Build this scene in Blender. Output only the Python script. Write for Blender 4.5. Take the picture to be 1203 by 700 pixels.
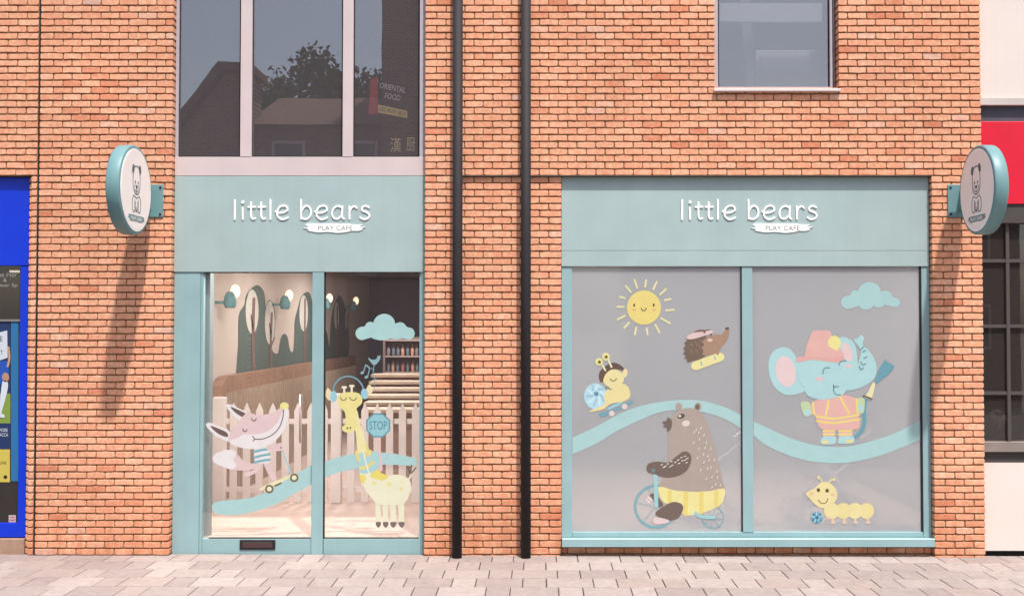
import bpy, bmesh, math, random
from mathutils import Matrix, Vector
from mathutils.geometry import delaunay_2d_cdt
R = random.Random(7)
scn = bpy.context.scene
for o in list(bpy.data.objects): bpy.data.objects.remove(o)

# ------------------------------------------------------------------ camera
FPX, CX, CY, DIST, HGT = 1285.0, 632.0, 350.0, 11.9, 2.476
PITCH = math.atan(33 / FPX)
cam = bpy.data.cameras.new('camera'); cam_o = bpy.data.objects.new('camera', cam)
scn.collection.objects.link(cam_o); scn.camera = cam_o
cam_o.location = (0, -DIST, HGT); cam_o.rotation_euler = (math.pi / 2 + PITCH, 0, 0)
cam.sensor_width = 36; cam.lens = 36 * FPX / 1203; cam.shift_x = (601.5 - CX) / 1203
cam.clip_end = 2000; cam.clip_start = 0.05
# ------------------------------------------------------------------ sky and sun
SUN = Vector((0.43, -1.0, 2.2)).normalized()
w = bpy.data.worlds.new('World'); scn.world = w; w.use_nodes = True
nt = w.node_tree; bg = nt.nodes['Background']
sky = nt.nodes.new('ShaderNodeTexSky'); sky.sky_type = 'NISHITA'; sky.sun_disc = False
sky.sun_elevation = math.asin(SUN.z); sky.sun_rotation = math.atan2(SUN.x, SUN.y)
sky.dust_density = 3.0; sky.ozone_density = 1.0; sky.air_density = 1.0
nt.links.new(sky.outputs[0], bg.inputs[0]); bg.inputs[1].default_value = 0.15
sl = bpy.data.lights.new('sun', 'SUN'); sl.energy = 4.3; sl.angle = math.radians(1.7); sl.color = (1, .935, .875)
so = bpy.data.objects.new('sun', sl); scn.collection.objects.link(so)
so.rotation_euler = SUN.to_track_quat('Z', 'Y').to_euler(); so.location = SUN * 30
# ------------------------------------------------------------------ exposure
scn.view_settings.view_transform = 'Standard'; scn.view_settings.look = 'None'
scn.view_settings.exposure = 0.38; scn.view_settings.gamma = 1
scn.cycles.transparent_max_bounces = 16; scn.cycles.max_bounces = 8

# ------------------------------------------------------------------ measuring helpers (pixel of the photograph -> point on a plane of the place)
_c, _s = math.cos(PITCH), math.sin(PITCH)
def ray(px, py):
    a, b = (px - CX) / FPX, -(py - CY) / FPX
    return (a, _c - b * _s, _s + b * _c)
def P(px, py, Y=0.0):
    d = ray(px, py); t = (Y + DIST) / d[1]
    return (d[0] * t, Y, HGT + d[2] * t)
def PX(px, py, X):
    d = ray(px, py); t = X / d[0]
    return (X, -DIST + d[1] * t, HGT + d[2] * t)
def wx(px, py=350, Y=0.0): return P(px, py, Y)[0]
def wz(py, Y=0.0): return P(632, py, Y)[2]

# ------------------------------------------------------------------ materials
MATS = {}
def lin(c):
    return tuple(((v / 255) / 12.92 if v / 255 <= .04045 else ((v / 255 + .055) / 1.055) ** 2.4) for v in c[:3]) + (1,)
def mat(name, rgb, rough=.6, var=.0, scale=8., bump=0., bscale=60., metal=0., spec=.4, emit=None, alb=1.0, streak=0., speck=False):
    if name in MATS: return MATS[name]
    m = bpy.data.materials.new(name); m.use_nodes = True; MATS[name] = m
    n, L = m.node_tree.nodes, m.node_tree.links
    b = n['Principled BSDF']; c = lin(rgb); c = tuple(v * k for v, k in zip(c[:3], alb if isinstance(alb, tuple) else (alb,) * 3)) + (1,)
    b.inputs['Base Color'].default_value = c; b.inputs['Roughness'].default_value = rough
    b.inputs['Metallic'].default_value = metal; b.inputs['Specular IOR Level'].default_value = spec
    g = n.new('ShaderNodeNewGeometry')
    if var > 0:
        no = n.new('ShaderNodeTexNoise'); no.inputs['Scale'].default_value = scale; no.inputs['Detail'].default_value = 6
        L.new(g.outputs['Position'], no.inputs['Vector'])
        mx = n.new('ShaderNodeMix'); mx.data_type = 'RGBA'
        mx.inputs[6].default_value = tuple(v * (1 - var) for v in c[:3]) + (1,)
        mx.inputs[7].default_value = tuple(min(1, v * (1 + var)) for v in c[:3]) + (1,)
        ma = n.new('ShaderNodeMapRange'); ma.inputs[1].default_value = .3; ma.inputs[2].default_value = .7
        L.new(no.outputs[0], ma.inputs[0]); L.new(ma.outputs[0], mx.inputs[0])
        out = mx.outputs[2]
        if streak > 0:
            mp = n.new('ShaderNodeMapping'); mp.inputs['Scale'].default_value = (14, 14, .9)
            L.new(g.outputs['Position'], mp.inputs[0])
            n2 = n.new('ShaderNodeTexNoise'); n2.inputs['Scale'].default_value = 1; n2.inputs['Detail'].default_value = 5
            L.new(mp.outputs[0], n2.inputs['Vector'])
            m2 = n.new('ShaderNodeMapRange'); m2.inputs[1].default_value = .5; m2.inputs[2].default_value = .8
            m2.inputs[3].default_value = 0; m2.inputs[4].default_value = streak
            L.new(n2.outputs[0], m2.inputs[0])
            mx2 = n.new('ShaderNodeMix'); mx2.data_type = 'RGBA'
            mx2.inputs[7].default_value = (c[0] * .62 + .01, c[1] * .6 + .01, c[2] * .57 + .01, 1)
            L.new(out, mx2.inputs[6]); L.new(m2.outputs[0], mx2.inputs[0]); out = mx2.outputs[2]
        if speck:      # gum, grit and old spill marks
            vo = n.new('ShaderNodeTexVoronoi'); vo.inputs['Scale'].default_value = 3.1; L.new(g.outputs['Position'], vo.inputs['Vector'])
            mr = n.new('ShaderNodeMapRange'); mr.inputs[1].default_value = .045; mr.inputs[2].default_value = .065; mr.inputs[3].default_value = .5; mr.inputs[4].default_value = 0
            L.new(vo.outputs['Distance'], mr.inputs[0])
            n4 = n.new('ShaderNodeTexNoise'); n4.inputs['Scale'].default_value = 2.4; n4.inputs['Detail'].default_value = 7; n4.inputs['Roughness'].default_value = .75; L.new(g.outputs['Position'], n4.inputs['Vector'])
            m4 = n.new('ShaderNodeMapRange'); m4.inputs[1].default_value = .52; m4.inputs[2].default_value = .75; m4.inputs[4].default_value = .35; L.new(n4.outputs[0], m4.inputs[0])
            n5 = n.new('ShaderNodeTexNoise'); n5.inputs['Scale'].default_value = 170; n5.inputs['Detail'].default_value = 2; L.new(g.outputs['Position'], n5.inputs['Vector'])
            m5 = n.new('ShaderNodeMapRange'); m5.inputs[1].default_value = .6; m5.inputs[2].default_value = .75; m5.inputs[4].default_value = .4; L.new(n5.outputs[0], m5.inputs[0])
            for src in (mr, m4, m5):
                x = n.new('ShaderNodeMix'); x.data_type = 'RGBA'; x.inputs[7].default_value = (c[0] * .5, c[1] * .48, c[2] * .46, 1)
                L.new(out, x.inputs[6]); L.new(src.outputs[0], x.inputs[0]); out = x.outputs[2]
        L.new(out, b.inputs['Base Color'])
    if bump > 0:
        nb = n.new('ShaderNodeTexNoise'); nb.inputs['Scale'].default_value = bscale; nb.inputs['Detail'].default_value = 4
        L.new(g.outputs['Position'], nb.inputs['Vector'])
        bp = n.new('ShaderNodeBump'); bp.inputs['Strength'].default_value = bump; bp.inputs['Distance'].default_value = .004
        L.new(nb.outputs[0], bp.inputs['Height']); L.new(bp.outputs[0], b.inputs['Normal'])
    if emit:
        b.inputs['Emission Color'].default_value = lin(emit[0]); b.inputs['Emission Strength'].default_value = emit[1]
    return m
def glass_mat(name, refl=.12, tint=(1, 1, 1), film_or_haze=0., film_or_haze_rgb=(190, 188, 188), rough=0.0):
    m = bpy.data.materials.new(name); m.use_nodes = True; MATS[name] = m
    n, L = m.node_tree.nodes, m.node_tree.links; n.remove(n['Principled BSDF'])
    tr = n.new('ShaderNodeBsdfTransparent'); tr.inputs[0].default_value = (*tint, 1)
    gl = n.new('ShaderNodeBsdfGlossy'); gl.inputs['Roughness'].default_value = rough; gl.inputs['Color'].default_value = (1, .965, .93, 1)
    # old panes are never quite flat
    g = n.new('ShaderNodeNewGeometry'); nb = n.new('ShaderNodeTexNoise'); nb.inputs['Scale'].default_value = 1.3
    L.new(g.outputs['Position'], nb.inputs['Vector'])
    bp = n.new('ShaderNodeBump'); bp.inputs['Strength'].default_value = .02; bp.inputs['Distance'].default_value = .02
    L.new(nb.outputs[0], bp.inputs['Height']); L.new(bp.outputs[0], gl.inputs['Normal'])
    base = tr.outputs[0]
    if film_or_haze > 0:
        df = n.new('ShaderNodeBsdfDiffuse'); df.inputs[0].default_value = lin(film_or_haze_rgb)
        tl = n.new('ShaderNodeBsdfTranslucent'); tl.inputs[0].default_value = lin(film_or_haze_rgb)
        a = n.new('ShaderNodeMixShader'); a.inputs[0].default_value = .2
        L.new(df.outputs[0], a.inputs[1]); L.new(tl.outputs[0], a.inputs[2])
        b = n.new('ShaderNodeMixShader'); b.inputs[0].default_value = film_or_haze
        L.new(base, b.inputs[1]); L.new(a.outputs[0], b.inputs[2]); base = b.outputs[0]
    dt = n.new('ShaderNodeVectorMath'); dt.operation = 'DOT_PRODUCT'; L.new(g.outputs['Incoming'], dt.inputs[0]); L.new(g.outputs['Normal'], dt.inputs[1])
    def mth(op, a, b):
        q = n.new('ShaderNodeMath'); q.operation = op; q.use_clamp = op == 'MAXIMUM'
        for i, v in enumerate((a, b)):
            if v is None: continue
            if isinstance(v, float): q.inputs[i].default_value = v
            else: L.new(v, q.inputs[i])
        return q.outputs[0]
    fr = mth('POWER', mth('SUBTRACT', 1., mth('ABSOLUTE', dt.outputs['Value'], None)), 5.)
    ad = n.new('ShaderNodeMath'); ad.operation = 'MULTIPLY_ADD'; ad.inputs[1].default_value = 1 - refl - .04; ad.inputs[2].default_value = refl + .04; ad.use_clamp = True
    L.new(fr, ad.inputs[0])
    mx = n.new('ShaderNodeMixShader'); L.new(ad.outputs[0], mx.inputs[0])
    L.new(base, mx.inputs[1]); L.new(gl.outputs[0], mx.inputs[2])
    L.new(mx.outputs[0], n['Material Output'].inputs[0])
    return m
def brick_mat():
    m = bpy.data.materials.new('brick_clay'); m.use_nodes = True
    n, L = m.node_tree.nodes, m.node_tree.links; b = n['Principled BSDF']
    at = n.new('ShaderNodeAttribute'); at.attribute_name = 'tint'
    rp = n.new('ShaderNodeValToRGB'); cr = rp.color_ramp
    cols = [(0, (200, 132, 102)), (.08, (209, 143, 112)), (.3, (216, 157, 125)), (.55, (220, 165, 133)), (.75, (224, 173, 142)), (.9, (226, 179, 149)), (.97, (218, 177, 154)), (1, (202, 167, 151))]
    while len(cr.elements) < len(cols): cr.elements.new(.5)
    for e, (p, c) in zip(cr.elements, cols): e.position = p; e.color = lin(c)
    L.new(at.outputs['Fac'], rp.inputs[0])
    g = n.new('ShaderNodeNewGeometry')
    n1 = n.new('ShaderNodeTexNoise'); n1.inputs['Scale'].default_value = 26; n1.inputs['Detail'].default_value = 8; n1.inputs['Roughness'].default_value = .7
    L.new(g.outputs['Position'], n1.inputs['Vector'])
    m1 = n.new('ShaderNodeMapRange'); m1.inputs[1].default_value = .3; m1.inputs[2].default_value = .72; m1.inputs[3].default_value = .74; m1.inputs[4].default_value = 1.16
    L.new(n1.outputs[0], m1.inputs[0])
    n3 = n.new('ShaderNodeTexNoise'); n3.inputs['Scale'].default_value = .9; n3.inputs['Detail'].default_value = 4
    L.new(g.outputs['Position'], n3.inputs['Vector'])
    m3 = n.new('ShaderNodeMapRange'); m3.inputs[1].default_value = .3; m3.inputs[2].default_value = .7; m3.inputs[3].default_value = .9; m3.inputs[4].default_value = 1.07
    L.new(n3.outputs[0], m3.inputs[0])
    mm = n.new('ShaderNodeMath'); mm.operation = 'MULTIPLY'; L.new(m1.outputs[0], mm.inputs[0]); L.new(m3.outputs[0], mm.inputs[1])
    mx = n.new('ShaderNodeMix'); mx.data_type = 'RGBA'; mx.blend_type = 'MULTIPLY'; mx.inputs[0].default_value = 1
    cb = n.new('ShaderNodeCombineColor')
    for i in range(3): L.new(mm.outputs[0], cb.inputs[i])
    L.new(rp.outputs[0], mx.inputs[6]); L.new(cb.outputs[0], mx.inputs[7])
    # blotches of pink and tan in each brick
    nq = n.new('ShaderNodeTexNoise'); nq.inputs['Scale'].default_value = 17; nq.inputs['Detail'].default_value = 5; nq.inputs['Roughness'].default_value = .65; L.new(g.outputs['Position'], nq.inputs['Vector'])
    mq0 = n.new('ShaderNodeMapRange'); mq0.inputs[1].default_value = .40; mq0.inputs[2].default_value = .62; L.new(nq.outputs[0], mq0.inputs[0])
    xq = n.new('ShaderNodeMix'); xq.data_type = 'RGBA'; xq.inputs[6].default_value = (1.0, .84, .80, 1); xq.inputs[7].default_value = (1.03, 1.10, 1.08, 1); L.new(mq0.outputs[0], xq.inputs[0])
    xm = n.new('ShaderNodeMix'); xm.data_type = 'RGBA'; xm.blend_type = 'MULTIPLY'; xm.inputs[0].default_value = 1; L.new(mx.outputs[2], xm.inputs[6]); L.new(xq.outputs[2], xm.inputs[7]); mx = xm
    # pale mineral smears and dark firing specks
    n2 = n.new('ShaderNodeTexNoise'); n2.inputs['Scale'].default_value = 70; n2.inputs['Detail'].default_value = 3
    L.new(g.outputs['Position'], n2.inputs['Vector'])
    m2 = n.new('ShaderNodeMapRange'); m2.inputs[1].default_value = .66; m2.inputs[2].default_value = .74; m2.inputs[4].default_value = .55
    L.new(n2.outputs[0], m2.inputs[0])
    x2 = n.new('ShaderNodeMix'); x2.data_type = 'RGBA'; x2.inputs[7].default_value = lin((120, 66, 48))
    L.new(m2.outputs[0], x2.inputs[0]); L.new(mx.outputs[2], x2.inputs[6])
    # splash grime in patches low on the wall, and rain streaks
    sp = n.new('ShaderNodeSeparateXYZ'); L.new(g.outputs['Position'], sp.inputs[0])
    mz = n.new('ShaderNodeMapRange'); mz.inputs[1].default_value = .95; mz.inputs[2].default_value = 0; mz.inputs[4].default_value = .75; L.new(sp.outputs['Z'], mz.inputs[0])
    mp = n.new('ShaderNodeMapping'); mp.inputs['Scale'].default_value = (7, 7, .7); L.new(g.outputs['Position'], mp.inputs[0])
    ns = n.new('ShaderNodeTexNoise'); ns.inputs['Scale'].default_value = 1; ns.inputs['Detail'].default_value = 6; L.new(mp.outputs[0], ns.inputs['Vector'])
    mq = n.new('ShaderNodeMapRange'); mq.inputs[1].default_value = .35; mq.inputs[2].default_value = .7; L.new(ns.outputs[0], mq.inputs[0])
    mu_ = n.new('ShaderNodeMath'); mu_.operation = 'MULTIPLY'; L.new(mz.outputs[0], mu_.inputs[0]); L.new(mq.outputs[0], mu_.inputs[1])
    mk_ = n.new('ShaderNodeMapRange'); mk_.inputs[1].default_value = .58; mk_.inputs[2].default_value = .8; mk_.inputs[4].default_value = .3; L.new(ns.outputs[0], mk_.inputs[0])
    ms = n.new('ShaderNodeMath'); ms.operation = 'MAXIMUM'; L.new(mu_.outputs[0], ms.inputs[0]); L.new(mk_.outputs[0], ms.inputs[1])
    x3 = n.new('ShaderNodeMix'); x3.data_type = 'RGBA'; x3.inputs[7].default_value = lin((172, 104, 68)); L.new(ms.outputs[0], x3.inputs[0]); L.new(x2.outputs[2], x3.inputs[6]); x2 = x3
    L.new(x2.outputs[2], b.inputs['Base Color'])
    b.inputs['Roughness'].default_value = .9; b.inputs['Specular IOR Level'].default_value = .2
    bp = n.new('ShaderNodeBump'); bp.inputs['Strength'].default_value = .5; bp.inputs['Distance'].default_value = .004
    L.new(n1.outputs[0], bp.inputs['Height']); L.new(bp.outputs[0], b.inputs['Normal'])
    return m
M_BRICK = brick_mat()
M_MORTAR = mat('mortar', (136, 104, 76), .95, .15, 20, .6, 90)
M_TEAL = mat('teal_paint', (153, 173, 172), .5, .05, 2.2, .08, 140, streak=.10)
M_TEAL2 = mat('teal_frame_paint', (136, 167, 170), .42, .05, 3, .05, 120, streak=.12)
M_TEALD = mat('teal_sign_paint', (104, 142, 145), .45, .04, 5, .05, 200)
M_PINK = mat('pale_pink_frame', (194, 180, 178), .5, .04, 3, .04, 120, streak=.08)
M_LILAC = mat('lilac_grey_frame', (172, 164, 170), .5, .04, 3)
M_BLACK = mat('black_plastic', (34, 30, 33), .72, .15, 6, .05, 80)
M_DARK = mat('dark_rubber', (28, 26, 27), .8)
M_WHITE = mat('white_acrylic', (250, 248, 244), .35, .02, 4)
M_GREYTXT = mat('grey_lettering', (110, 112, 112), .6)
M_GLASS = glass_mat('door_glass', .05, (.98, .99, .99), .028, (170, 164, 170))  # thin grey layer is haze put into the glass to lift the blacks
M_GLASSU = glass_mat('upper_window_glass', .13, (.80, .81, .83), .15, (166, 158, 160))  # grey layer paints haze over the whole pane and lifts its darks
M_FILM = glass_mat('filmed_glass', .02, (1, 1, 1), .50, (187, 190, 193), .05)
M_DGLASS = glass_mat('dark_shop_glass', .05, (.5, .5, .5), .12, (140, 132, 126))  # grey layer is painted haze that softens the dark windows

# ------------------------------------------------------------------ object helpers
COL = scn.collection
def thing(name, label, cat, loc=(0, 0, 0), group=None):
    o = bpy.data.objects.new(name, None); COL.objects.link(o); o.location = loc; o.empty_display_size = .1
    o['label'] = label; o['category'] = cat
    if group: o['group'] = group
    return o
def tag(o, label, cat, group=None):
    o['label'] = label; o['category'] = cat
    if group: o['group'] = group
    return o
def adopt(o, parent):
    if parent is None: return o
    o.parent = parent
    if parent.parent is None:
        o.matrix_parent_inverse = (Matrix.Translation(parent.location) @ parent.rotation_euler.to_matrix().to_4x4()).inverted()
    return o
def link(name, me, m, parent=None):
    o = bpy.data.objects.new(name, me); COL.objects.link(o)
    if m is not None and not me.materials: me.materials.append(m)
    return adopt(o, parent)
def from_bm(name, bm, m, parent=None, smooth=False):
    bmesh.ops.recalc_face_normals(bm, faces=bm.faces)
    me = bpy.data.meshes.new(name); bm.to_mesh(me); bm.free()
    if smooth:
        for p in me.polygons: p.use_smooth = True
    return link(name, me, m, parent)
def add_box(bm, x0, x1, y0, y1, z0, z1):
    v = [bm.verts.new((x, y, z)) for x in (x0, x1) for y in (y0, y1) for z in (z0, z1)]
    for f in ((0, 1, 3, 2), (4, 6, 7, 5), (0, 4, 5, 1), (2, 3, 7, 6), (0, 2, 6, 4), (1, 5, 7, 3)):
        bm.faces.new([v[i] for i in f])
    return v
def box(name, x0, x1, y0, y1, z0, z1, m, parent=None, bev=0.):
    bm = bmesh.new(); add_box(bm, min(x0, x1), max(x0, x1), min(y0, y1), max(y0, y1), min(z0, z1), max(z0, z1))
    if bev > 0: bmesh.ops.bevel(bm, geom=bm.edges[:], offset=bev, segments=2, affect='EDGES', profile=.5)
    return from_bm(name, bm, m, parent)
def boxes(name, lst, m, parent=None, bev=0.):
    bm = bmesh.new()
    for b in lst: add_box(bm, *b)
    if bev > 0: bmesh.ops.bevel(bm, geom=bm.edges[:], offset=bev, segments=1, affect='EDGES')
    return from_bm(name, bm, m, parent)
def add_tube(bm, pts, r, seg=10, cap=True):
    pts = [Vector(p) for p in pts]; rings = []
    rr = r if isinstance(r, (list, tuple)) else [r] * len(pts)
    for i, p in enumerate(pts):
        d = (pts[min(i + 1, len(pts) - 1)] - pts[max(i - 1, 0)]).normalized()
        up = Vector((0, 0, 1)) if abs(d.z) < .9 else Vector((1, 0, 0))
        a = d.cross(up).normalized(); b = d.cross(a)
        rings.append([bm.verts.new(p + (a * math.cos(t) + b * math.sin(t)) * rr[i]) for t in [2 * math.pi * k / seg for k in range(seg)]])
    for q, s in zip(rings, rings[1:]):
        for k in range(seg): bm.faces.new([q[k], q[(k + 1) % seg], s[(k + 1) % seg], s[k]])
    if cap: bm.faces.new(rings[0][::-1]); bm.faces.new(rings[-1])
def tube(name, pts, r, m, parent=None, seg=12):
    bm = bmesh.new(); add_tube(bm, pts, r, seg); return from_bm(name, bm, m, parent, True)
def lathe_mesh(name, prof, m, seg=16):
    bm = bmesh.new(); rings = []
    for r, z in prof: rings.append([bm.verts.new((r * math.cos(2 * math.pi * k / seg), r * math.sin(2 * math.pi * k / seg), z)) for k in range(seg)])
    for q, s in zip(rings, rings[1:]):
        for k in range(seg): bm.faces.new([q[k], q[(k + 1) % seg], s[(k + 1) % seg], s[k]])
    bm.faces.new(rings[0][::-1]); bm.faces.new(rings[-1])
    bmesh.ops.recalc_face_normals(bm, faces=bm.faces)
    me = bpy.data.meshes.new(name); bm.to_mesh(me); bm.free()
    for p in me.polygons: p.use_smooth = True
    me.materials.append(m); return me
# ---- flat shapes: outlines in 2D, mapped to a plane
def smooth(pts, closed=True, n=5):
    out = []; k = len(pts)
    rng = range(k) if closed else range(k - 1)
    for i in rng:
        if closed: a, b, c, d = pts[i - 1], pts[i], pts[(i + 1) % k], pts[(i + 2) % k]
        else: a, b, c, d = pts[max(i - 1, 0)], pts[i], pts[i + 1], pts[min(i + 2, k - 1)]
        for j in range(n):
            t = j / n
            out.append(tuple(.5 * (2 * b[q] + (c[q] - a[q]) * t + (2 * a[q] - 5 * b[q] + 4 * c[q] - d[q]) * t * t + (3 * b[q] - a[q] - 3 * c[q] + d[q]) * t ** 3) for q in (0, 1)))
    if not closed: out.append(tuple(pts[-1]))
    return out
def ell(cx, cy, rx, ry=None, rot=0, n=28):
    ry = ry or rx; a = math.radians(rot)
    return [(cx + rx * math.cos(t) * math.cos(a) - ry * math.sin(t) * math.sin(a), cy + rx * math.cos(t) * math.sin(a) + ry * math.sin(t) * math.cos(a)) for t in [2 * math.pi * i / n for i in range(n)]]
def stroke(pts, wd, sm=True):
    p = smooth(pts, False, 5) if sm and len(pts) > 2 else [tuple(q) for q in pts]
    r = wd / 2; nrm = []
    for i in range(len(p)):
        a, b = p[max(i - 1, 0)], p[min(i + 1, len(p) - 1)]
        dx, dy = b[0] - a[0], b[1] - a[1]; l = math.hypot(dx, dy) or 1; nrm.append((-dy / l, dx / l))
    left = [(q[0] + n[0] * r, q[1] + n[1] * r) for q, n in zip(p, nrm)]
    right = [(q[0] - n[0] * r, q[1] - n[1] * r) for q, n in zip(p, nrm)]
    def cap(c, n):
        a0 = math.atan2(n[1], n[0])
        return [(c[0] + r * math.cos(a0 - t), c[1] + r * math.sin(a0 - t)) for t in (math.pi * k / 6 for k in range(1, 6))]
    return ('strip', left, right, cap(p[-1], nrm[-1]), cap(p[0], (-nrm[0][0], -nrm[0][1])))
def cloud(circs, n=90):
    cx = sum(c[0] for c in circs) / len(circs); cy = sum(c[1] for c in circs) / len(circs); out = []
    for i in range(n):
        t = 2 * math.pi * i / n; ux, uy = math.cos(t), math.sin(t); best = 1
        for (x, y, rx, ry) in circs:
            ax, ay, bx, by = ux / rx, uy / ry, (cx - x) / rx, (cy - y) / ry
            A, B, C = ax * ax + ay * ay, 2 * (ax * bx + ay * by), bx * bx + by * by - 1
            D = B * B - 4 * A * C
            if D > 0: best = max(best, (-B + math.sqrt(D)) / (2 * A))
        out.append((cx + ux * best, cy + uy * best))
    return out
def ring(cx, cy, r, wd, n=36):
    return ('ring', cx, cy, r, wd, n)
def add_flat(bm, outl, f, thick):
    """f(u,v,w) maps the plane, w = height above it"""
    if outl[0] == 'ring':
        _, cx, cy, r, wd, n = outl; A, B = [], []
        for i in range(n):
            t = 2 * math.pi * i / n
            A.append((cx + (r - wd / 2) * math.cos(t), cy + (r - wd / 2) * math.sin(t))); B.append((cx + (r + wd / 2) * math.cos(t), cy + (r + wd / 2) * math.sin(t)))
        va = [bm.verts.new(f(u, v, thick)) for u, v in A]; vb = [bm.verts.new(f(u, v, thick)) for u, v in B]
        wa = [bm.verts.new(f(u, v, 0)) for u, v in A]; wb = [bm.verts.new(f(u, v, 0)) for u, v in B]
        for i in range(n):
            j = (i + 1) % n
            bm.faces.new([va[i], va[j], vb[j], vb[i]]); bm.faces.new([wa[i], wa[j], va[j], va[i]]); bm.faces.new([wb[i], vb[i], vb[j], wb[j]])
        return
    if outl[0] == 'strip':
        _, lf, rt, c1, c0 = outl; T = lambda ps, h: [bm.verts.new(f(u, v, h)) for u, v in ps]
        lt, rtt, c1t, c0t = T(lf, thick), T(rt, thick), T(c1, thick), T(c0, thick)
        for i in range(len(lt) - 1): bm.faces.new([lt[i], lt[i + 1], rtt[i + 1], rtt[i]])
        bm.faces.new([lt[-1]] + c1t + [rtt[-1]]); bm.faces.new([rtt[0]] + c0t + [lt[0]])
        top = lt + c1t + rtt[::-1] + c0t; bot = T(lf + c1 + rt[::-1] + c0, 0)
        for i in range(len(top)): j = (i + 1) % len(top); bm.faces.new([top[i], bot[i], bot[j], top[j]])
        return
    o = []
    for q in outl:
        if not o or math.hypot(q[0] - o[-1][0], q[1] - o[-1][1]) > 1e-4: o.append(q)
    top = [bm.verts.new(f(u, v, thick)) for u, v in o]; bot = [bm.verts.new(f(u, v, 0)) for u, v in o]
    r_ = delaunay_2d_cdt([Vector(q) for q in o], [], [list(range(len(o)))], 1, 1e-5)
    if len(r_[0]) == len(o): cv = top
    else: cv = [bm.verts.new(f(q.x, q.y, thick)) for q in r_[0]]
    for t_ in r_[2]:
        if len(r_[0]) == len(o): vs_ = [top[r_[3][i][0]] for i in t_]
        else: vs_ = [cv[i] for i in t_]
        try: bm.faces.new(vs_)
        except ValueError: pass
    for i in range(len(o)):
        j = (i + 1) % len(o); bm.faces.new([top[i], bot[i], bot[j], top[j]])
def flat(name, outls, m, parent, f, thick=.0007):
    bm = bmesh.new()
    for i, o in enumerate(outls): add_flat(bm, o, f, thick + .00018 * i)
    return from_bm(name, bm, m, parent)
def text_mesh(name, s, f, cx, cy, width, height, m, parent, thick=.001, rot=0, bold=.0):
    """built-in font, fitted to a box (u right, v down) and mapped through f"""
    cu = bpy.data.curves.new('t', 'FONT'); cu.body = s; cu.resolution_u = 3; cu.offset = bold
    o = bpy.data.objects.new('t', cu); COL.objects.link(o)
    dg = bpy.context.evaluated_depsgraph_get(); dg.update()
    me = bpy.data.meshes.new_from_object(o.evaluated_get(dg))
    bpy.data.objects.remove(o); bpy.data.curves.remove(cu)
    bm = bmesh.new(); bm.from_mesh(me); bpy.data.meshes.remove(me)
    if not bm.verts: bm.free(); return None
    xs = [v.co.x for v in bm.verts]; ys = [v.co.y for v in bm.verts]
    sx, sy = width / (max(xs) - min(xs)), height / (max(ys) - min(ys))
    mx, my = (max(xs) + min(xs)) / 2, (max(ys) + min(ys)) / 2; a = math.radians(rot)
    for v in bm.verts:
        u, q = (v.co.x - mx) * sx, -(v.co.y - my) * sy
        v.co = f(cx + u * math.cos(a) - q * math.sin(a), cy + u * math.sin(a) + q * math.cos(a), thick)
    ob = from_bm(name, bm, m, parent)
    return ob
def plane_map(Y, ox=0., oy=0., s=1.):
    return lambda u, v, wv: P(ox + u / s, oy + v / s, Y - wv)[:1] + (Y - wv,) + P(ox + u / s, oy + v / s, Y - wv)[2:]

# ================================================================== GROUND
def structure(o): o['kind'] = 'structure'; return o
structure(box('ground', -400, 400, -400, 400, -.9, -.20, mat('far_ground', (120, 116, 110), .9, .1, .5)))
structure(box('road', -120, 120, -19.5, -7.0, -.198, -.13, mat('asphalt', (84, 82, 82), .9, .2, 3, .5, 60)))
M_SLAB = [mat('paving_%d' % i, c, .85, .10, 14, .5, 120, speck=True) for i, c in enumerate([(152, 140, 135), (147, 135, 130), (157, 145, 140), (143, 130, 126), (151, 137, 131)])]
M_BED = mat('paving_joint', (48, 40, 37), .95, .2, 12)
bm = bmesh.new(); add_box(bm, -12, 12, -7.0, .30, -.16, -.013)
pave = structure(from_bm('pavement', bm, M_BED)); pave.rotation_euler.y = .0022; pave.location.z = -.012
PER, LONG, GAP, ROW = .686, .456, .0085, .370
slab_meshes = {}
def slab_mesh(L, var):
    if (L, var) in slab_meshes: return slab_meshes[(L, var)]
    rr = random.Random(var * 17 + int(L * 1000)); b = bmesh.new()
    hx, hy = L / 2 - GAP / 2, ROW / 2 - .0065
    jit = [rr.uniform(-.0014, .0014) for _ in range(8)]
    add_box(b, -hx, hx, -hy, hy, -.05, 0)
    for v, j in zip(b.verts, jit): v.co.x += j; v.co.z += abs(j) * .4 if v.co.z > -.01 else 0
    bmesh.ops.bevel(b, geom=[e for e in b.edges if e.verts[0].co.z > -.01 and e.verts[1].co.z > -.01], offset=.0035, segments=1, affect='EDGES')
    bmesh.ops.recalc_face_normals(b, faces=b.faces)
    me = bpy.data.meshes.new('paving_slab'); b.to_mesh(me); b.free(); me.materials.append(M_SLAB[var % 5]); slab_meshes[(L, var)] = me
    return me
for r in range(7):
    y1 = .09 - r * ROW; yc = y1 - ROW / 2
    off = -1.633 if r % 2 == 0 else -1.29      # right end of a short slab
    k = -7
    while True:
        x = off + k * PER; k += 1
        if x > 6.3: break
        for (a, L) in ((x, LONG), (x + LONG, PER - LONG)):
            if a + L < -6.3 or a > 6.6: continue
            o = bpy.data.objects.new('paving_slab', slab_mesh(round(L, 3), R.randrange(10))); COL.objects.link(o)
            o.parent = pave; o.location = (a + L / 2, yc, R.uniform(-.0012, .0012))
            o.rotation_euler = (R.uniform(-.002, .002), R.uniform(-.002, .002), 0)
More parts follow.
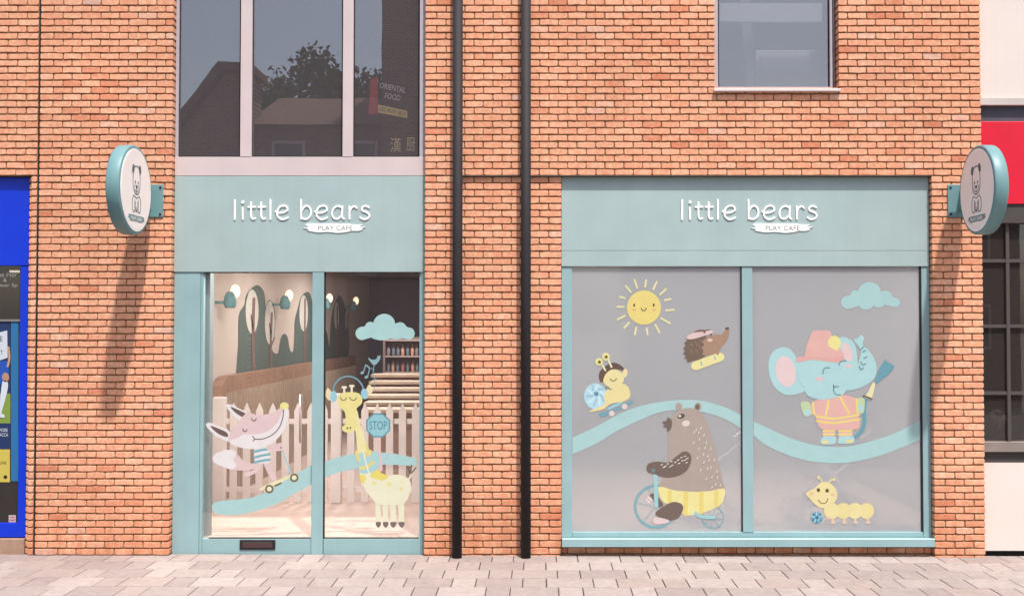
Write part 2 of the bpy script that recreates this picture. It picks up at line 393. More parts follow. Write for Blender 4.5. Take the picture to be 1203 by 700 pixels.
# outer strip of the pavement, out of frame, and its kerb
rowy = .09 - 7 * ROW
structure(box('pavement_strip', -12, 12, -6.85, rowy - .005, -.12, -.016, mat('paving_far', (164, 148, 141), .85, .12, 4, .4, 60)))
structure(box('kerb', -60, 60, -7.0, -6.855, -.2, -.018, mat('kerb_stone', (170, 164, 158), .85, .1, 6), bev=.01))

# ================================================================== BRICK BUILDING
COURSE, BL, JT, JZ = .0748, .2046, .0105, .0160
XJ = wx(43, 350); XR = wx(1155, 350)
XS0, XS1 = wx(200.8, 350), wx(498.8, 350)       # left shopfront / tall window opening
XO0, XO1 = wx(659.5, 400), wx(1096, 400)        # right shop opening
ZL = 55 * COURSE                                # lintel line
XW0, XW1, ZW = wx(840, 50), wx(985, 50), wz(105.5)
ZT = 84 * COURSE
XP = wx(537, 400)                               # where the lower pier steps back behind the pipe
def brick_verts(L, h, dep, rr, ch=.008):
    ch = rr.uniform(.004, .011)
    x, z = L / 2, h / 2; j = lambda s=.0016: rr.uniform(-s, s)
    c = [(-x + ch, -z), (j(min(.05, L * .2)), -z + j(.0042)), (x - ch, -z), (x, -z + ch), (x, z - ch), (x - ch, z), (j(min(.05, L * .2)), z + j(.0030)), (-x + ch, z), (-x, z - ch), (-x, -z + ch)]
    c = [(a + j(.0022), b + j(.0020)) for a, b in c]
    py = rr.uniform(-.0022, .0022); tl = rr.uniform(-.006, .006)
    v = []
    for a, b in c: v.append((a * (1 - .004 / x), py + tl * a * .4, b * (1 - .0032 / z)))
    for a, b in c: v.append((a, py + .0042 + tl * a * .4, b))
    for a, b in c: v.append((a, dep, b))
    f = [tuple(range(10))[::1]]
    for s in (0, 10):
        for i in range(10): k = (i + 1) % 10; f.append((s + i, s + 10 + i, s + 10 + k, s + k))
    return v, f
def tint(rr):
    t = rr.random()
    if t < .035: return rr.uniform(0, .12)
    if t < .065: return rr.uniform(.88, .99)
    return min(.93, max(.12, rr.gauss(.55, .14)))
def fill_courses(intervals_of, z_from, z_to, bond=0.):
    """list of bricks (xa, xb, zc, y0)"""
    out = []; n0, n1 = round(z_from / COURSE), round(z_to / COURSE)
    for n in range(n0, n1):
        zc = (n + .5) * COURSE
        for (xa, xb, y0) in intervals_of(zc):
            off = bond + (BL / 2 if n % 2 else 0)
            k = math.ceil((xa - off) / BL - 1e-6); cuts = [xa]
            x = off + k * BL
            while x < xb - .03:
                if x - cuts[-1] > .045: cuts.append(x + R.uniform(-.004, .004))
                x += BL
            if xb - cuts[-1] < .045 and len(cuts) > 1: cuts.pop()
            cuts.append(xb)
            for a, b in zip(cuts, cuts[1:]): out.append((a, b, zc, y0))
    return out
def main_intervals(z):
    xs = []
    xs.append((XJ + .006, XS0, 0.))
    if z < ZL:
        xs.append((XS1, XP, 0.)); xs.append((XP, XO0, .034)); xs.append((XO1, XR, 0.))
        if z < wz(642.5): xs.append((XO0 + .002, XO1 - .002, .085))
    elif z < ZW - .01 or z < ZW + .02:
        xs.append((XS1, XR, 0.))
    else:
        xs.append((XS1, XW0, 0.)); xs.append((XW1, XR, 0.))
    return xs
bricks = fill_courses(main_intervals, -2 * COURSE, ZT, XJ + .05)
bld = thing('brick_building', 'orange brick building front with two teal shopfronts and pink framed upper windows', 'building', (0, .1, 0))
def mesh_from(vs, fs, tints, name):
    me = bpy.data.meshes.new(name); me.from_pydata(vs, [], fs)
    at = me.attributes.new('tint', 'FLOAT', 'POINT'); at.data.foreach_set('value', tints)
    me.materials.append(M_BRICK); me.update()
    return me
full = [b for b in bricks if abs((b[1] - b[0]) - BL) < .012 and .05 < b[2] < wz(4)]
def dist2(b): return ((b[0] + b[1]) / 2) ** 2 + (b[2] - HGT) ** 2
full.sort(key=dist2); single = set(full[:300])
variants = []
for k in range(28):
    rr = random.Random(100 + k); v, f = brick_verts(BL - JT, COURSE - JZ, .10, rr)
    variants.append(mesh_from(v, f, [tint(rr)] * len(v), 'brick'))
rest_v, rest_f, rest_t = [], [], []
for b in bricks:
    if b in single:
        o = bpy.data.objects.new('brick', variants[R.randrange(28)]); COL.objects.link(o)
        adopt(o, bld); o.location = ((b[0] + b[1]) / 2, b[3], b[2])
    else:
        edge = .10
        v, f = brick_verts(b[1] - b[0] - JT, COURSE - JZ, edge, R)
        # ends that close an opening run to the very edge and through the reveal
        v2 = []
        for q in v:
            x = q[0] + (b[0] + b[1]) / 2
            for e in (XS0, XS1, XO0, XO1, XW0, XW1, XR):
                if abs(b[0] - e) < .001 and q[0] < 0: x -= JT / 2 - .001
                if abs(b[1] - e) < .001 and q[0] > 0: x += JT / 2 - .001
            v2.append((x, q[1] + b[3] + (.10 if q[1] > .05 else 0), q[2] + b[2]))
        n = len(rest_v); rest_v += v2; rest_f += [tuple(i + n for i in t) for t in f]; rest_t += [tint(R)] * len(v2)
o = link('brickwork', mesh_from(rest_v, rest_f, rest_t, 'brickwork'), None, bld); o['kind'] = 'stuff'; o['label'] = 'all further bricks of the orange front'
MY, MB = .0135, .235                             # mortar face and back of the wall
zb = -.3
boxes('mortar', [
    (XJ + .012, XS0 - .006, MY, MB, zb, ZT), (XS1 + .006, XP, MY, MB, zb, ZL + .001), (XP, XO0 - .006, MY + .034, MB, zb, ZL + .001),
    (XO1 + .006, XR - .006, MY, MB, zb, ZL + .001), (XO0 - .006, XO1 + .006, MY + .085, MB, zb, wz(642.8)),
    (XS1 + .006, XW0 - .006, MY, MB, ZL + .001, ZT), (XW1 + .006, XR - .006, MY, MB, ZL + .001, ZT), (XW0 - .006, XW1 + .006, MY, MB, ZL + .0012, ZW - .02)], M_MORTAR, bld)
box('lintel_soffit', XP + .004, XO1 + .004, .002, .20, ZL - .003, ZL + .0055, mat('soffit_board', (84, 76, 70), .8), bld)
box('movement_joint', XJ - .008, XJ + .012, .012, .06, zb, ZT, M_DARK, bld)
# upper storeys behind (keep daylight out of the rooms)
M_INT = mat('dim_plaster', (120, 116, 114), .9, .05, 2)
boxes('room_shell', [(-4.6, 4.6, 5.2, 5.3, ZL + .2, ZT + .5), (-4.6, 4.6, .26, 5.3, ZT + .3, ZT + .4), (-4.6, 4.6, .26, 17, 3.78, 3.9), (-4.7, -4.6, .26, 5.3, ZL - .2, ZT + .4), (XR - .10, XR - .012, .24, 17, -.1, ZT + .4), (-.1, 0.0, .26, 5.2, 3.9, ZT + .3)], M_INT, bld)

# ---- tall pink framed window above the left shop
ZF = wz(207, .09)
wf = boxes('window', [(XS0 + .001, wx(210, 100, .1), .09, .17, ZF, ZT), (wx(283, 90, .09), wx(296, 90, .09), .088, .17, ZF + .001, ZT), (wx(403, 90, .09), wx(415, 90, .09), .088, .17, ZF + .001, ZT), (wx(493, 100, .09), XS1 - .001, .09, .17, ZF, ZT)], M_LILAC, bld, .003)
wf['label'] = 'tall window with pale pink mullions over the doors'
box('bottom_rail', XS0 + .002, XS1 - .002, .084, .175, ZF + .002, wz(184.5, .084), M_PINK, wf, .003)
for a, b in ((283, 296), (403, 415)): box('mullion', wx(a, 90, .09) - .001, wx(b, 90, .09) + .001, .080, .10, wz(184.5, .084) + .001, ZT, M_PINK, wf, .003)
for a, b in ((210, 283), (296, 403), (415, 493)):
    box('pane', wx(a, 90, .13) - .005, wx(b, 90, .13) + .005, .130, .136, wz(186, .13), ZT, M_GLASSU, wf)
    boxes('gasket', [(wx(a, 90, .12) - .002, wx(a, 90, .12) + .014, .118, .129, wz(184.5, .12), ZT), (wx(b, 90, .12) - .014, wx(b, 90, .12) + .002, .118, .129, wz(184.5, .12), ZT), (wx(a, 90, .12) + .0141, wx(b, 90, .12) - .0141, .118, .129, wz(185, .12) - .008, wz(185, .12) + .012)], M_DARK, wf)
# ---- small upper window over the right shop
wf2 = boxes('window', [(XW0 + .002, wx(843.5, 50, .1), .10, .2, ZW, ZT), (wx(975, 50, .1), wx(978, 50, .1), .10, .2, ZW, ZT), (wx(978, 50, .16), XW1 - .002, .14, .2, ZW, ZT), (wx(843.5, 50, .1), wx(975, 50, .1), .10, .2, ZW + .001, wz(102.5, .1))], M_LILAC, bld, .003)
wf2['label'] = 'square window with metal sill over the right shopfront'
box('pane', wx(843, 50, .14), wx(975.5, 50, .14), .140, .146, ZW + .01, ZT, M_GLASSU, wf2)
boxes('gasket', [(wx(973, 50, .13), wx(975.2, 50, .13), .128, .139, ZW + .02, ZT), (wx(843.4, 50, .13), wx(844.6, 50, .13), .128, .139, ZW + .02, ZT)], M_DARK, wf2)
box('sill', XW0 - .02, XW1 + .012, -.045, .16, ZW - .026, ZW + .0008, mat('metal_sill', (206, 196, 196), .4, .05, 4), wf2, .004)

# ================================================================== LEFT SHOPFRONT (sliding doors)
sf = thing('shopfront', 'teal shopfront with sliding glass doors between two brick piers', 'shopfront', (wx(349, 640, .1), .12, 0))
YF, YD = .085, .100
ZFB = wz(319.5, YF)
fa = box('fascia', XS0 + .002, XS1 - .002, YF, .20, ZFB, ZF - .002, M_TEAL, sf, .003); fa['label'] = 'broad plain teal sign board'
ZD0 = -.03
XDA, XDB = wx(235, 480, YD), wx(499, 480, YD)
box('side_panel', XS0 + .002, XDA - .003, YD - .004, .19, ZD0, ZFB - .003, M_TEAL2, sf, .004)
box('jamb', wx(494.5, 480, YD), XS1 - .002, YD - .006, .19, ZD0, ZFB - .003, M_TEAL2, sf, .003)
box('jamb', XDA, wx(238, 480, YD), YD + .004, .19, ZD0, ZFB - .003, M_TEAL2, sf, .002)
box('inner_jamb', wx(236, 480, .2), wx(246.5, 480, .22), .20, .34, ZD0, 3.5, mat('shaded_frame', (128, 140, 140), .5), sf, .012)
ZG0, ZG1 = wz(632.5, YD), wz(320.5, YD)
def door(xa, xb, ya, label):
    d = boxes('door', [(xa + .0005, xb - .0005, ya, ya + .05, ZD0 + .01, ZG0)], M_TEAL2, sf, .003); d['label'] = label
    return d
XM0, XM1 = wx(366.5, 480, YD), wx(380, 480, YD)
d1 = door(wx(238, 480, YD) + .002, XM0 - .002, YD + .006, 'left sliding door with fox decal and letter plate')
d2 = door(XM1 + .004, wx(494.5, 480, YD) - .002, YD + .006, 'right sliding door with giraffe decal')
box('door_stile', XM0, XM1, YD - .012, YD + .05, ZD0 + .005, ZFB - .003, M_TEAL2, sf, .004)
box('gasket', XM1 + .0005, XM1 + .0135, YD + .01, YD + .04, ZG0 + .001, ZG1, M_DARK, d2)
box('stile', wx(492.5, 480, YD), wx(494.5, 480, YD) - .003, YD + .009, YD + .05, ZG0 + .001, ZG1, M_TEAL2, d2)
box('track', wx(238, 480, YD), XS1 - .06, YD + .02, .19, ZG1 + .001, ZFB + .02, M_DARK, sf)
YG = YD + .026                                   # glass face
box('pane', wx(238, 480, YG), XM0 + .004, YG, YG + .008, ZG0 - .01, ZG1 + .02, M_GLASS, d1)
box('pane', XM1 - .004, wx(494, 480, YG), YG, YG + .008, ZG0 - .01, ZG1 + .02, M_GLASS, d2)
boxes('bead', [(wx(246, 480, YD), XM0 - .003, YD + .008, YD + .024, ZG0 + .001, ZG0 + .012)], M_DARK, d1)
boxes('bead', [(XM1 + .015, wx(492, 480, YD), YD + .008, YD + .024, ZG0 + .001, ZG0 + .012)], M_DARK, d2)
lp = box('letter_plate', wx(281.5, 640, YD), wx(323.5, 640, YD), YD - .006, YD + .01, wz(645.2, YD), wz(633.8, YD), M_BLACK, d1, .006)
box('flap', wx(285, 640, YD), wx(320, 640, YD), YD - .0105, YD, wz(643, YD), wz(636.2, YD), mat('dark_bronze', (70, 52, 52), .4), lp, .003)
hd = tube('handle', [P(352.4, 463, YG - .045), P(352.4, 520, YG - .045)], .011, mat('brushed_steel', (190, 176, 172), .35, metal=.6), d1)
for yy in (467, 516): tube('post', [P(352.4, yy, YG - .045), P(352.4, yy, YG)], .008, M_DARK, hd)

# ================================================================== RIGHT SHOPFRONT (filmed windows)
rf = thing('shopfront', 'teal shopfront with two grey frosted windows full of animal stickers', 'shopfront', (wx(877, 640, .1), .12, 0))
RY = .070
box('fascia', XO0 + .002, wx(1091, 250, RY), RY, .2, wz(294.5, RY) + .0015, ZL - .0045, M_TEAL, rf, .002)
box('fascia_band', XO0 + .002, wx(1091, 250, RY), RY + .001, .2, wz(312.8, RY), wz(294.5, RY) - .0015, M_TEAL, rf, .002)
box('reveal_panel', wx(1091, 250, RY) + .002, XO1 - .001, RY + .012, .2, wz(312.8, RY), ZL - .0045, M_TEAL2, rf)
RF = .084; ZS = wz(631.5, .05)
box('frame_post', XO0 + .002, wx(672, 450, RF), RF, .18, ZS, wz(312.8, RY) - .002, M_TEAL2, rf, .005)
box('frame_post', wx(1083.5, 450, RF), XO1 - .001, RF, .18, ZS, wz(312.8, RY) - .002, M_TEAL2, rf, .005)
box('mullion', wx(872, 450, RF), wx(884.5, 450, RF), RF - .002, .18, wz(625, RF), wz(312.8, RY) - .002, M_TEAL2, rf, .004)
box('bottom_rail', wx(672, 450, RF) + .001, wx(1083.5, 450, RF) - .001, RF + .004, .18, ZS + .001, wz(624.5, RF), M_TEAL2, rf, .006)
bm = bmesh.new()
zt, zf0, zf1 = wz(631, .0), wz(632.5, -.03), wz(642.2, -.03)
prof = [(.17, ZS - .001), (.058, ZS - .001), (-.020, zf0), (-.027, zf0 - .008), (-.027, zf1), (-.02, zf1 - .001), (.17, zf1 - .001)]
A = [bm.verts.new((XO0 + .006, y, z)) for y, z in prof]; B = [bm.verts.new((XO1 - .008, y, z)) for y, z in prof]
bm.faces.new(A); bm.faces.new(B[::-1])
for i in range(len(prof)): bm.faces.new([A[i], A[i - 1], B[i - 1], B[i]])
from_bm('sill', bm, M_TEAL2, rf)
RG = .100
for xa, xb in ((671, 873), (883.5, 1082)):
    pn = box('pane', wx(xa, 450, RG), wx(xb, 450, RG), RG, RG + .008, wz(626, RG), wz(311, RG), M_FILM, rf)
    pn['label'] = 'grey frosted pane'
box('gasket', wx(1081.3, 450, RF), wx(1083.3, 450, RF), RF + .002, RG + .02, wz(624, RF), wz(313, RF), M_DARK, rf)
box('gasket', wx(870.6, 450, RF), wx(871.8, 450, RF), RF + .002, RG - .001, wz(624, RF), wz(313.5, RF), M_DARK, rf)

# ================================================================== DOWNPIPES
for (px, lab) in ((537.3, 'black downpipe beside the sliding doors, nearer the left shopfront'), (617.8, 'black downpipe beside the frosted windows, nearer the right shopfront')):
    x = wx(px, 400, -.075); t = thing('downpipe', lab, 'downpipe', (x, -.075, -.02), 'black downpipes on the middle pier')
    tube('pipe', [(x, -.075, -.028), (x, -.075, ZT)], .0535, M_BLACK, t, 20)
    for z in (1.55, 3.45, 5.35):
        box('clip', x - .045, x + .045, -.05, .03, z - .012, z + .012, M_BLACK, t)

# ================================================================== LETTERING
def lettering(dx, Y, label):
    t = thing('sign_lettering', label, 'sign', P(355 + dx, 258, Y))
    f = plane_map(Y - .0005, 265 + dx, 225, 6.683); W = 13.5
    S = lambda *s: [stroke(q, W) for q in s]
    e = lambda k: ([(392 + k, 156), (412 + k, 168), (455 + k, 164), (487 + k, 146)], [(487 + k, 146), (482 + k, 122), (458 + k, 112), (425 + k, 122), (406 + k, 155), (409 + k, 193), (436 + k, 217), (470 + k, 214), (489 + k, 203)])
    tt = lambda k: ([(200 + k, 86), (200 + k, 150), (201 + k, 195), (213 + k, 215), (231 + k, 211)], [(178 + k, 122), (232 + k, 121)])
    G = [S([(73, 68), (72, 217)]), S([(133, 128), (135, 216)]) + [ell(135, 84, 12)], S(*tt(0)), S(*tt(80)), S([(352, 66), (352, 217)]), S(*e(0)),
         S([(593, 66), (594, 214)], [(594, 160), (620, 118), (652, 118), (670, 150), (666, 188), (642, 214), (612, 215), (594, 204)]), S(*e(309)),
         S([(914, 128), (882, 114), (848, 134), (836, 175), (850, 208), (882, 214), (906, 192)], [(918, 118), (915, 195), (930, 215)]),
         S([(972, 118), (973, 215)], [(973, 162), (990, 127), (1014, 117), (1029, 130)]),
         S([(1125, 126), (1100, 113), (1072, 126), (1076, 151), (1110, 164), (1130, 187), (1113, 212), (1082, 217), (1058, 204)])]
    for g in G:
        bm = bmesh.new()
        for i, o in enumerate(g): add_flat(bm, o, f, .010 + .0005 * i)
        from_bm('letter', bm, M_WHITE, t)
    pl = flat('plaque', [smooth([(628, 262), (660, 250), (750, 254), (830, 251), (900, 255), (960, 253), (1010, 260), (1078, 261), (1050, 273), (1100, 281), (1060, 287), (1078, 297), (1040, 309), (990, 309), (950, 318), (880, 325), (800, 317), (740, 321), (690, 316), (640, 304), (664, 297), (612, 287), (652, 279)], True, 3)], M_WHITE, t, f, .008)
    text_mesh('plaque_lettering', 'PLAY CAFE', f, 862, 287, 268, 35, M_GREYTXT, pl, .0095)
    return t
lettering(0, YF, 'white raised words little bears play cafe over the sliding doors')
lettering(525.6, RY, 'white raised words little bears play cafe over the frosted windows')

# ================================================================== PROJECTING SIGNS
M_FACE = mat('sign_face', (246, 236, 230), .5, .02, 5); M_INK = mat('sign_ink', (92, 100, 102), .6); M_BAND = mat('sign_band', (118, 140, 142), .6)
def projecting_sign(X, side, label):
    """side = +1: the logo face looks to +X"""
    zc, yc, r, th = P(632, 223, 0)[2], -.60, .462, .137
    zc = HGT + (3.897 - 2.49)
    t = thing('projecting_sign', label, 'sign', (X, 0, zc), 'round projecting signs')
    bm = bmesh.new(); n = 64
    prof = [(r * .93, .0), (r * .985, -.0), (r, -.012), (r, -th + .012), (r * .985, -th), (r * .93, -th)]
    rings = []
    for (q, d) in prof: rings.append([bm.verts.new((X + side * d, yc + q * math.cos(2 * math.pi * k / n), zc + q * math.sin(2 * math.pi * k / n))) for k in range(n)])
    for a, b in zip(rings, rings[1:]):
        for k in range(n): bm.faces.new([a[k], a[(k + 1) % n], b[(k + 1) % n], b[k]])
    bm.faces.new(rings[0]); bm.faces.new(rings[-1])
    body = from_bm('drum', bm, M_TEALD, t)
    for p in body.data.polygons: p.use_smooth = len(p.vertices) == 4
    def mk(base): return lambda u, v, wv: (X + side * (base + wv), yc + side * u, zc - v)
    flat('face_rim', [ell(0, 0, r * .925, n=64)], M_WHITE, t, mk(.001), .003)
    fc = flat('face', [ell(0, 0, r * .885, n=64)], M_FACE, t, mk(.0045), .001)
    # the bear: line drawing (units: metres, u right, v down)
    k = r / .47
    s = lambda pts, wd=.009: stroke([(a * k, b * k) for a, b in pts], wd)
    lg = flat('bear_outline', [
        s([(-.075, -.215), (-.098, -.15), (-.10, -.06), (-.085, .0), (-.045, .035), (.0, .045), (.05, .035), (.085, -.0), (.10, -.06), (.098, -.15), (.07, -.215)], .012),
        s([(-.06, -.235), (-.02, -.25), (.03, -.25), (.06, -.235)], .012), s([(-.055, -.05), (-.06, -.01), (-.02, .02), (.02, .02), (.06, -.01), (.055, -.05)], .008),
        s([(-.075, .06), (-.11, .10), (-.12, .17), (-.11, .215), (-.07, .235), (-.045, .215), (-.05, .16), (-.045, .11)], .011), s([(.08, .06), (.115, .10), (.125, .17), (.115, .215), (.075, .235), (.05, .215), (.055, .16), (.05, .11)], .011),
        s([(-.028, .125), (-.03, .20), (-.005, .23), (.0, .18), (.006, .23), (.032, .20), (.03, .125)], .009), s([(-.06, .065), (0, .085), (.06, .065)], .009),
        s([(-.022, .0), (.0, .01), (.022, .0)], .006)], M_INK, fc, mk(.006), .001); lg['kind'] = 'stuff'
    for q in (ell(-.098 * k, -.215 * k, .03, .048, 20), ell(.092 * k, -.225 * k, .03, .048, -20)): flat('ear', [q], M_INK, fc, mk(.0076), .001)
    for q in (ell(-.04 * k, -.08 * k, .012, .016), ell(.042 * k, -.08 * k, .012, .016)): flat('eye', [q], M_INK, fc, mk(.0076), .001)
    flat('nose', [smooth([(-.03 * k, -.045 * k), (.03 * k, -.045 * k), (0, -.01 * k)], True, 4)], M_INK, fc, mk(.0076), .001)
    bd = flat('name_band', [smooth([(-.22, .27), (-.12, .262), (0, .265), (.15, .262), (.23, .27), (.21, .285), (.235, .30), (.2, .315), (.12, .33), (0, .325), (-.13, .33), (-.19, .32), (-.17, .31), (-.235, .298), (-.2, .285)], True, 3)], M_BAND, fc, mk(.006), .001)
    text_mesh('band_lettering', 'PLAY CAFE', mk(.0074), 0, .296, .30, .036, M_WHITE, bd, .001, bold=.01)
    # bracket: wall plate and two arms
    xm = X - side * th / 2; pw, ph = .15, .178
    br = box('bracket_plate', xm - pw, xm + pw, -.016, -.003, zc - .045 - ph, zc - .045 + ph, M_TEALD, t, .004)
    for dz in (-.135, .06):
        tube('arm', [(xm, -.004, zc + dz), (xm, yc + math.sqrt(r * r - dz * dz) - .02, zc + dz)], .021, M_TEALD, br, 10)
        box('stay', xm - .012, xm + .012, -.15, -.015, zc + dz - .035, zc + dz - .018, M_TEALD, br)
    for sx in (-1, 1):
        for sz in (-1, 1):
            tube('bolt', [(xm + sx * .12, -.016, zc - .045 + sz * .145), (xm + sx * .12, -.024, zc - .045 + sz * .145)], .012, M_DARK, br, 8)
    return t
projecting_sign(-4.165, 1, 'round teal play cafe sign with bear drawing on the left brick pier')
projecting_sign(wx(1127, 223, -.13), -1, 'round teal play cafe sign with bear drawing on the right brick corner')

# ================================================================== WINDOW STICKERS
VIN = {}
def vin(rgb):
    if rgb not in VIN: VIN[rgb] = mat('vinyl_%d_%d_%d' % rgb, rgb, .55, .03, 9, spec=.3, alb=(.62, .68, .72))
    return VIN[rgb]
class Decal:
    n = 0
    def __init__(s, name, label, cat, Y, ox, oy, sc, base=(0, 0)):
        s.Y, s.ox, s.oy, s.sc = Y, ox, oy, sc; s.layer = 0; Decal.n += 1; s.e = .0004 if 'ribbon' in name else .0008 + .00002 * Decal.n
        s.t = thing(name, label, cat, P(ox + base[0] / sc, oy + base[1] / sc, Y)); s.last = None
    def __call__(s, name, rgb, *outl, up=None, sub=False, k=None):
        if up is None: s.layer += 1
        f = plane_map(s.Y - s.e - .00014 * s.layer, s.ox, s.oy, s.sc)
        par = s.last if sub else s.t
        if name.endswith('flecks'):
            o = flat(name, outl, vin(rgb), par, f, .0001); o['kind'] = 'stuff'
        else:
            for i, q in enumerate(outl): o = flat(name, [q], vin(rgb), par, f, .0001 + .000015 * i)
        if not sub: s.last = o
        return o
    def text(s, name, txt, rgb, cx, cy, wd, h, rot=0):
        s.layer += 1
        return text_mesh(name, txt, plane_map(s.Y - s.e - .00014 * s.layer, s.ox, s.oy, s.sc), cx, cy, wd, h, vin(rgb), s.last, .0001, rot)
SM = smooth; ST = stroke; EL = ell
# --- colour bands
BAND = (184, 216, 210)
def band(Y, top, bot, label, rnd=False):
    d = Decal('ribbon_sticker', label, 'sticker', Y, 0, 0, 1, top[0])
    p = smooth(top, False, 6) + smooth(bot, False, 6)
    d('ribbon', BAND, p)
band(YG, [(249, 598), (249.5, 592.5), (254, 589), (269, 587), (286, 585.7), (304, 581.4), (320, 573.5), (337.5, 562), (352, 553.5), (366.3, 546)],
     [(366.3, 568.5), (343.6, 581), (326, 591), (303.6, 599), (282, 604), (263.6, 604.6), (252, 602)], 'pale teal ribbon sticker with round end under the fox')
band(YG, [(380.6, 542.5), (400, 536), (420, 532.5), (440, 531), (458, 532), (474, 534.5), (488, 538)],
     [(490, 542), (488, 547), (470, 546), (450, 545.5), (435, 547), (420, 550), (400, 554), (380.6, 561)], 'pale teal ribbon sticker crossing behind the giraffe')
band(RG, [(672.6, 513.7), (700, 501), (725, 487.5), (750, 477.5), (775, 472), (800, 469.6), (825, 470.8), (850, 477.5), (871, 487.5)],
     [(871, 503), (850, 491), (825, 483.5), (800, 481), (775, 484), (750, 494), (725, 506), (700, 521), (672.6, 533)], 'pale teal ribbon sticker arching over the bear')
band(RG, [(885.5, 495), (900, 501.5), (925, 513), (950, 521), (975, 524.5), (1000, 523.5), (1030, 516), (1055, 507), (1081.5, 493)],
     [(1081.5, 516), (1055, 527), (1030, 536), (1000, 542.5), (975, 543.5), (950, 541), (925, 534), (900, 522.5), (885.5, 511)], 'pale teal ribbon sticker dipping under the elephant')
# --- clouds
d = Decal('cloud_sticker', 'pale teal cloud sticker on the clear right sliding door', 'sticker', YG, 370, 310, 5, (410, 440))
d('cloud', BAND, cloud([(280, 408, 42, 40), (325, 375, 32, 36), (407, 355, 64, 62), (500, 380, 38, 38), (550, 408, 36, 36), (390, 410, 70, 38), (480, 412, 60, 30)], 120))
d = Decal('cloud_sticker', 'pale teal cloud sticker above the elephant', 'sticker', RG, 970, 320, 8.75, (455, 370))
d('cloud', BAND, cloud([(232, 308, 74, 68), (300, 248, 46, 66), (450, 205, 116, 105), (615, 255, 72, 68), (710, 308, 54, 48), (415, 315, 80, 66), (545, 305, 70, 54)], 120))
# --- sun
d = Decal('sun_sticker', 'smiling yellow sun sticker with fifteen rays', 'sticker', RG, 720, 325, 10, (365, 560))
Y1, Y2, BR = (248, 222, 132), (248, 234, 172), (86, 66, 50)
d('disc', Y1, EL(365, 362, 200, 200, 0, 48))
d.layer += 1; sunp = d.last
for o in (EL(250, 335, 11, 19), EL(480, 333, 11, 19)): d('eye', BR, o, up=0, sub=True)
for o in (EL(250, 390, 22, 11), EL(483, 390, 22, 11)): d('cheek', (238, 178, 130), o, up=0, sub=True)
d('mouth', BR, ST([(333, 370), (345, 393), (362, 400), (380, 393), (393, 370)], 11), up=0, sub=True)
for a, b in (((255, 38), (285, 130)), ((390, 42), (378, 118)), ((515, 62), (475, 148)), ((626, 145), (555, 210)), ((678, 262), (610, 275)), ((716, 388), (625, 396)), ((670, 546), (568, 488)), ((546, 652), (500, 565)), ((408, 678), (397, 605)), ((258, 678), (275, 595)), ((132, 604), (190, 538)), ((55, 502), (140, 460)), ((52, 353), (125, 355)), ((82, 236), (140, 252)), ((152, 107), (210, 180))):
    d('ray', Y2, ST([a, b], 22), up=0)
# --- snail on a skateboard
d = Decal('snail_sticker', 'yellow snail sticker with blue shell riding a skateboard', 'sticker', RG, 680, 410, 8.23, (300, 640))
d('board', (120, 172, 180), SM([(195, 640), (215, 615), (330, 585), (420, 545), (500, 500), (525, 500), (520, 520), (440, 565), (340, 605), (260, 645), (215, 650)], True, 4))
d('board_edge', (164, 212, 216), SM([(270, 580), (330, 540), (420, 505), (415, 525), (345, 562), (290, 585)], True, 4))
for c in ((318, 620), (443, 555)): d('wheel', (240, 216, 206), EL(*c, 27), up=0)
d('shell', (192, 226, 232), EL(160, 455, 110, 125, 0, 36)); d.layer += 1
for a in range(0, 360, 36):
    t = math.radians(a + 12); u, v = 168 + 45 * math.cos(t), 432 + 50 * math.sin(t); p, q = 166 + 88 * math.cos(t + .35), 448 + 100 * math.sin(t + .35)
    d('whorl', (220, 240, 240) if a % 72 else (170, 206, 216), ST([(u, v), (p, q)], 22), up=0, sub=True)
d('shell_centre', (108, 152, 166), EL(168, 432, 22))
d('body', (248, 226, 160), SM([(300, 370), (420, 335), (475, 365), (498, 430), (482, 478), (420, 508), (310, 528), (240, 578), (175, 595), (112, 606), (118, 588), (200, 560), (250, 520), (246, 440)], True, 5))
d('head', (248, 228, 164), EL(335, 285, 102, 90, 0, 32)); d('hair', (112, 88, 74), SM([(205, 308), (194, 250), (215, 200), (270, 155), (330, 130), (390, 146), (436, 185), (425, 205), (370, 192), (310, 200), (262, 238), (238, 290), (230, 318)], True, 5))
d('hand', (248, 224, 164), EL(446, 232, 24, 44, 8))
for a, b, c in (((232, 160), (256, 204), (197, 122)), ((288, 108), (316, 172), (262, 73))):
    d('stalk', (250, 240, 196), ST([a, b], 17)); d('eyeball', (248, 232, 160), EL(*c, 37)); d('pupil', (160, 140, 70), EL(c[0] + 2, c[1] + 3, 17), sub=True); d('glint', (60, 46, 30), EL(c[0] + 5, c[1], 8), sub=True)
d('mouth', (130, 104, 60), ST([(303, 286), (318, 302), (338, 306), (367, 284)], 7)); d('collar', (140, 150, 150), ST([(262, 360), (285, 378), (312, 386)], 11))
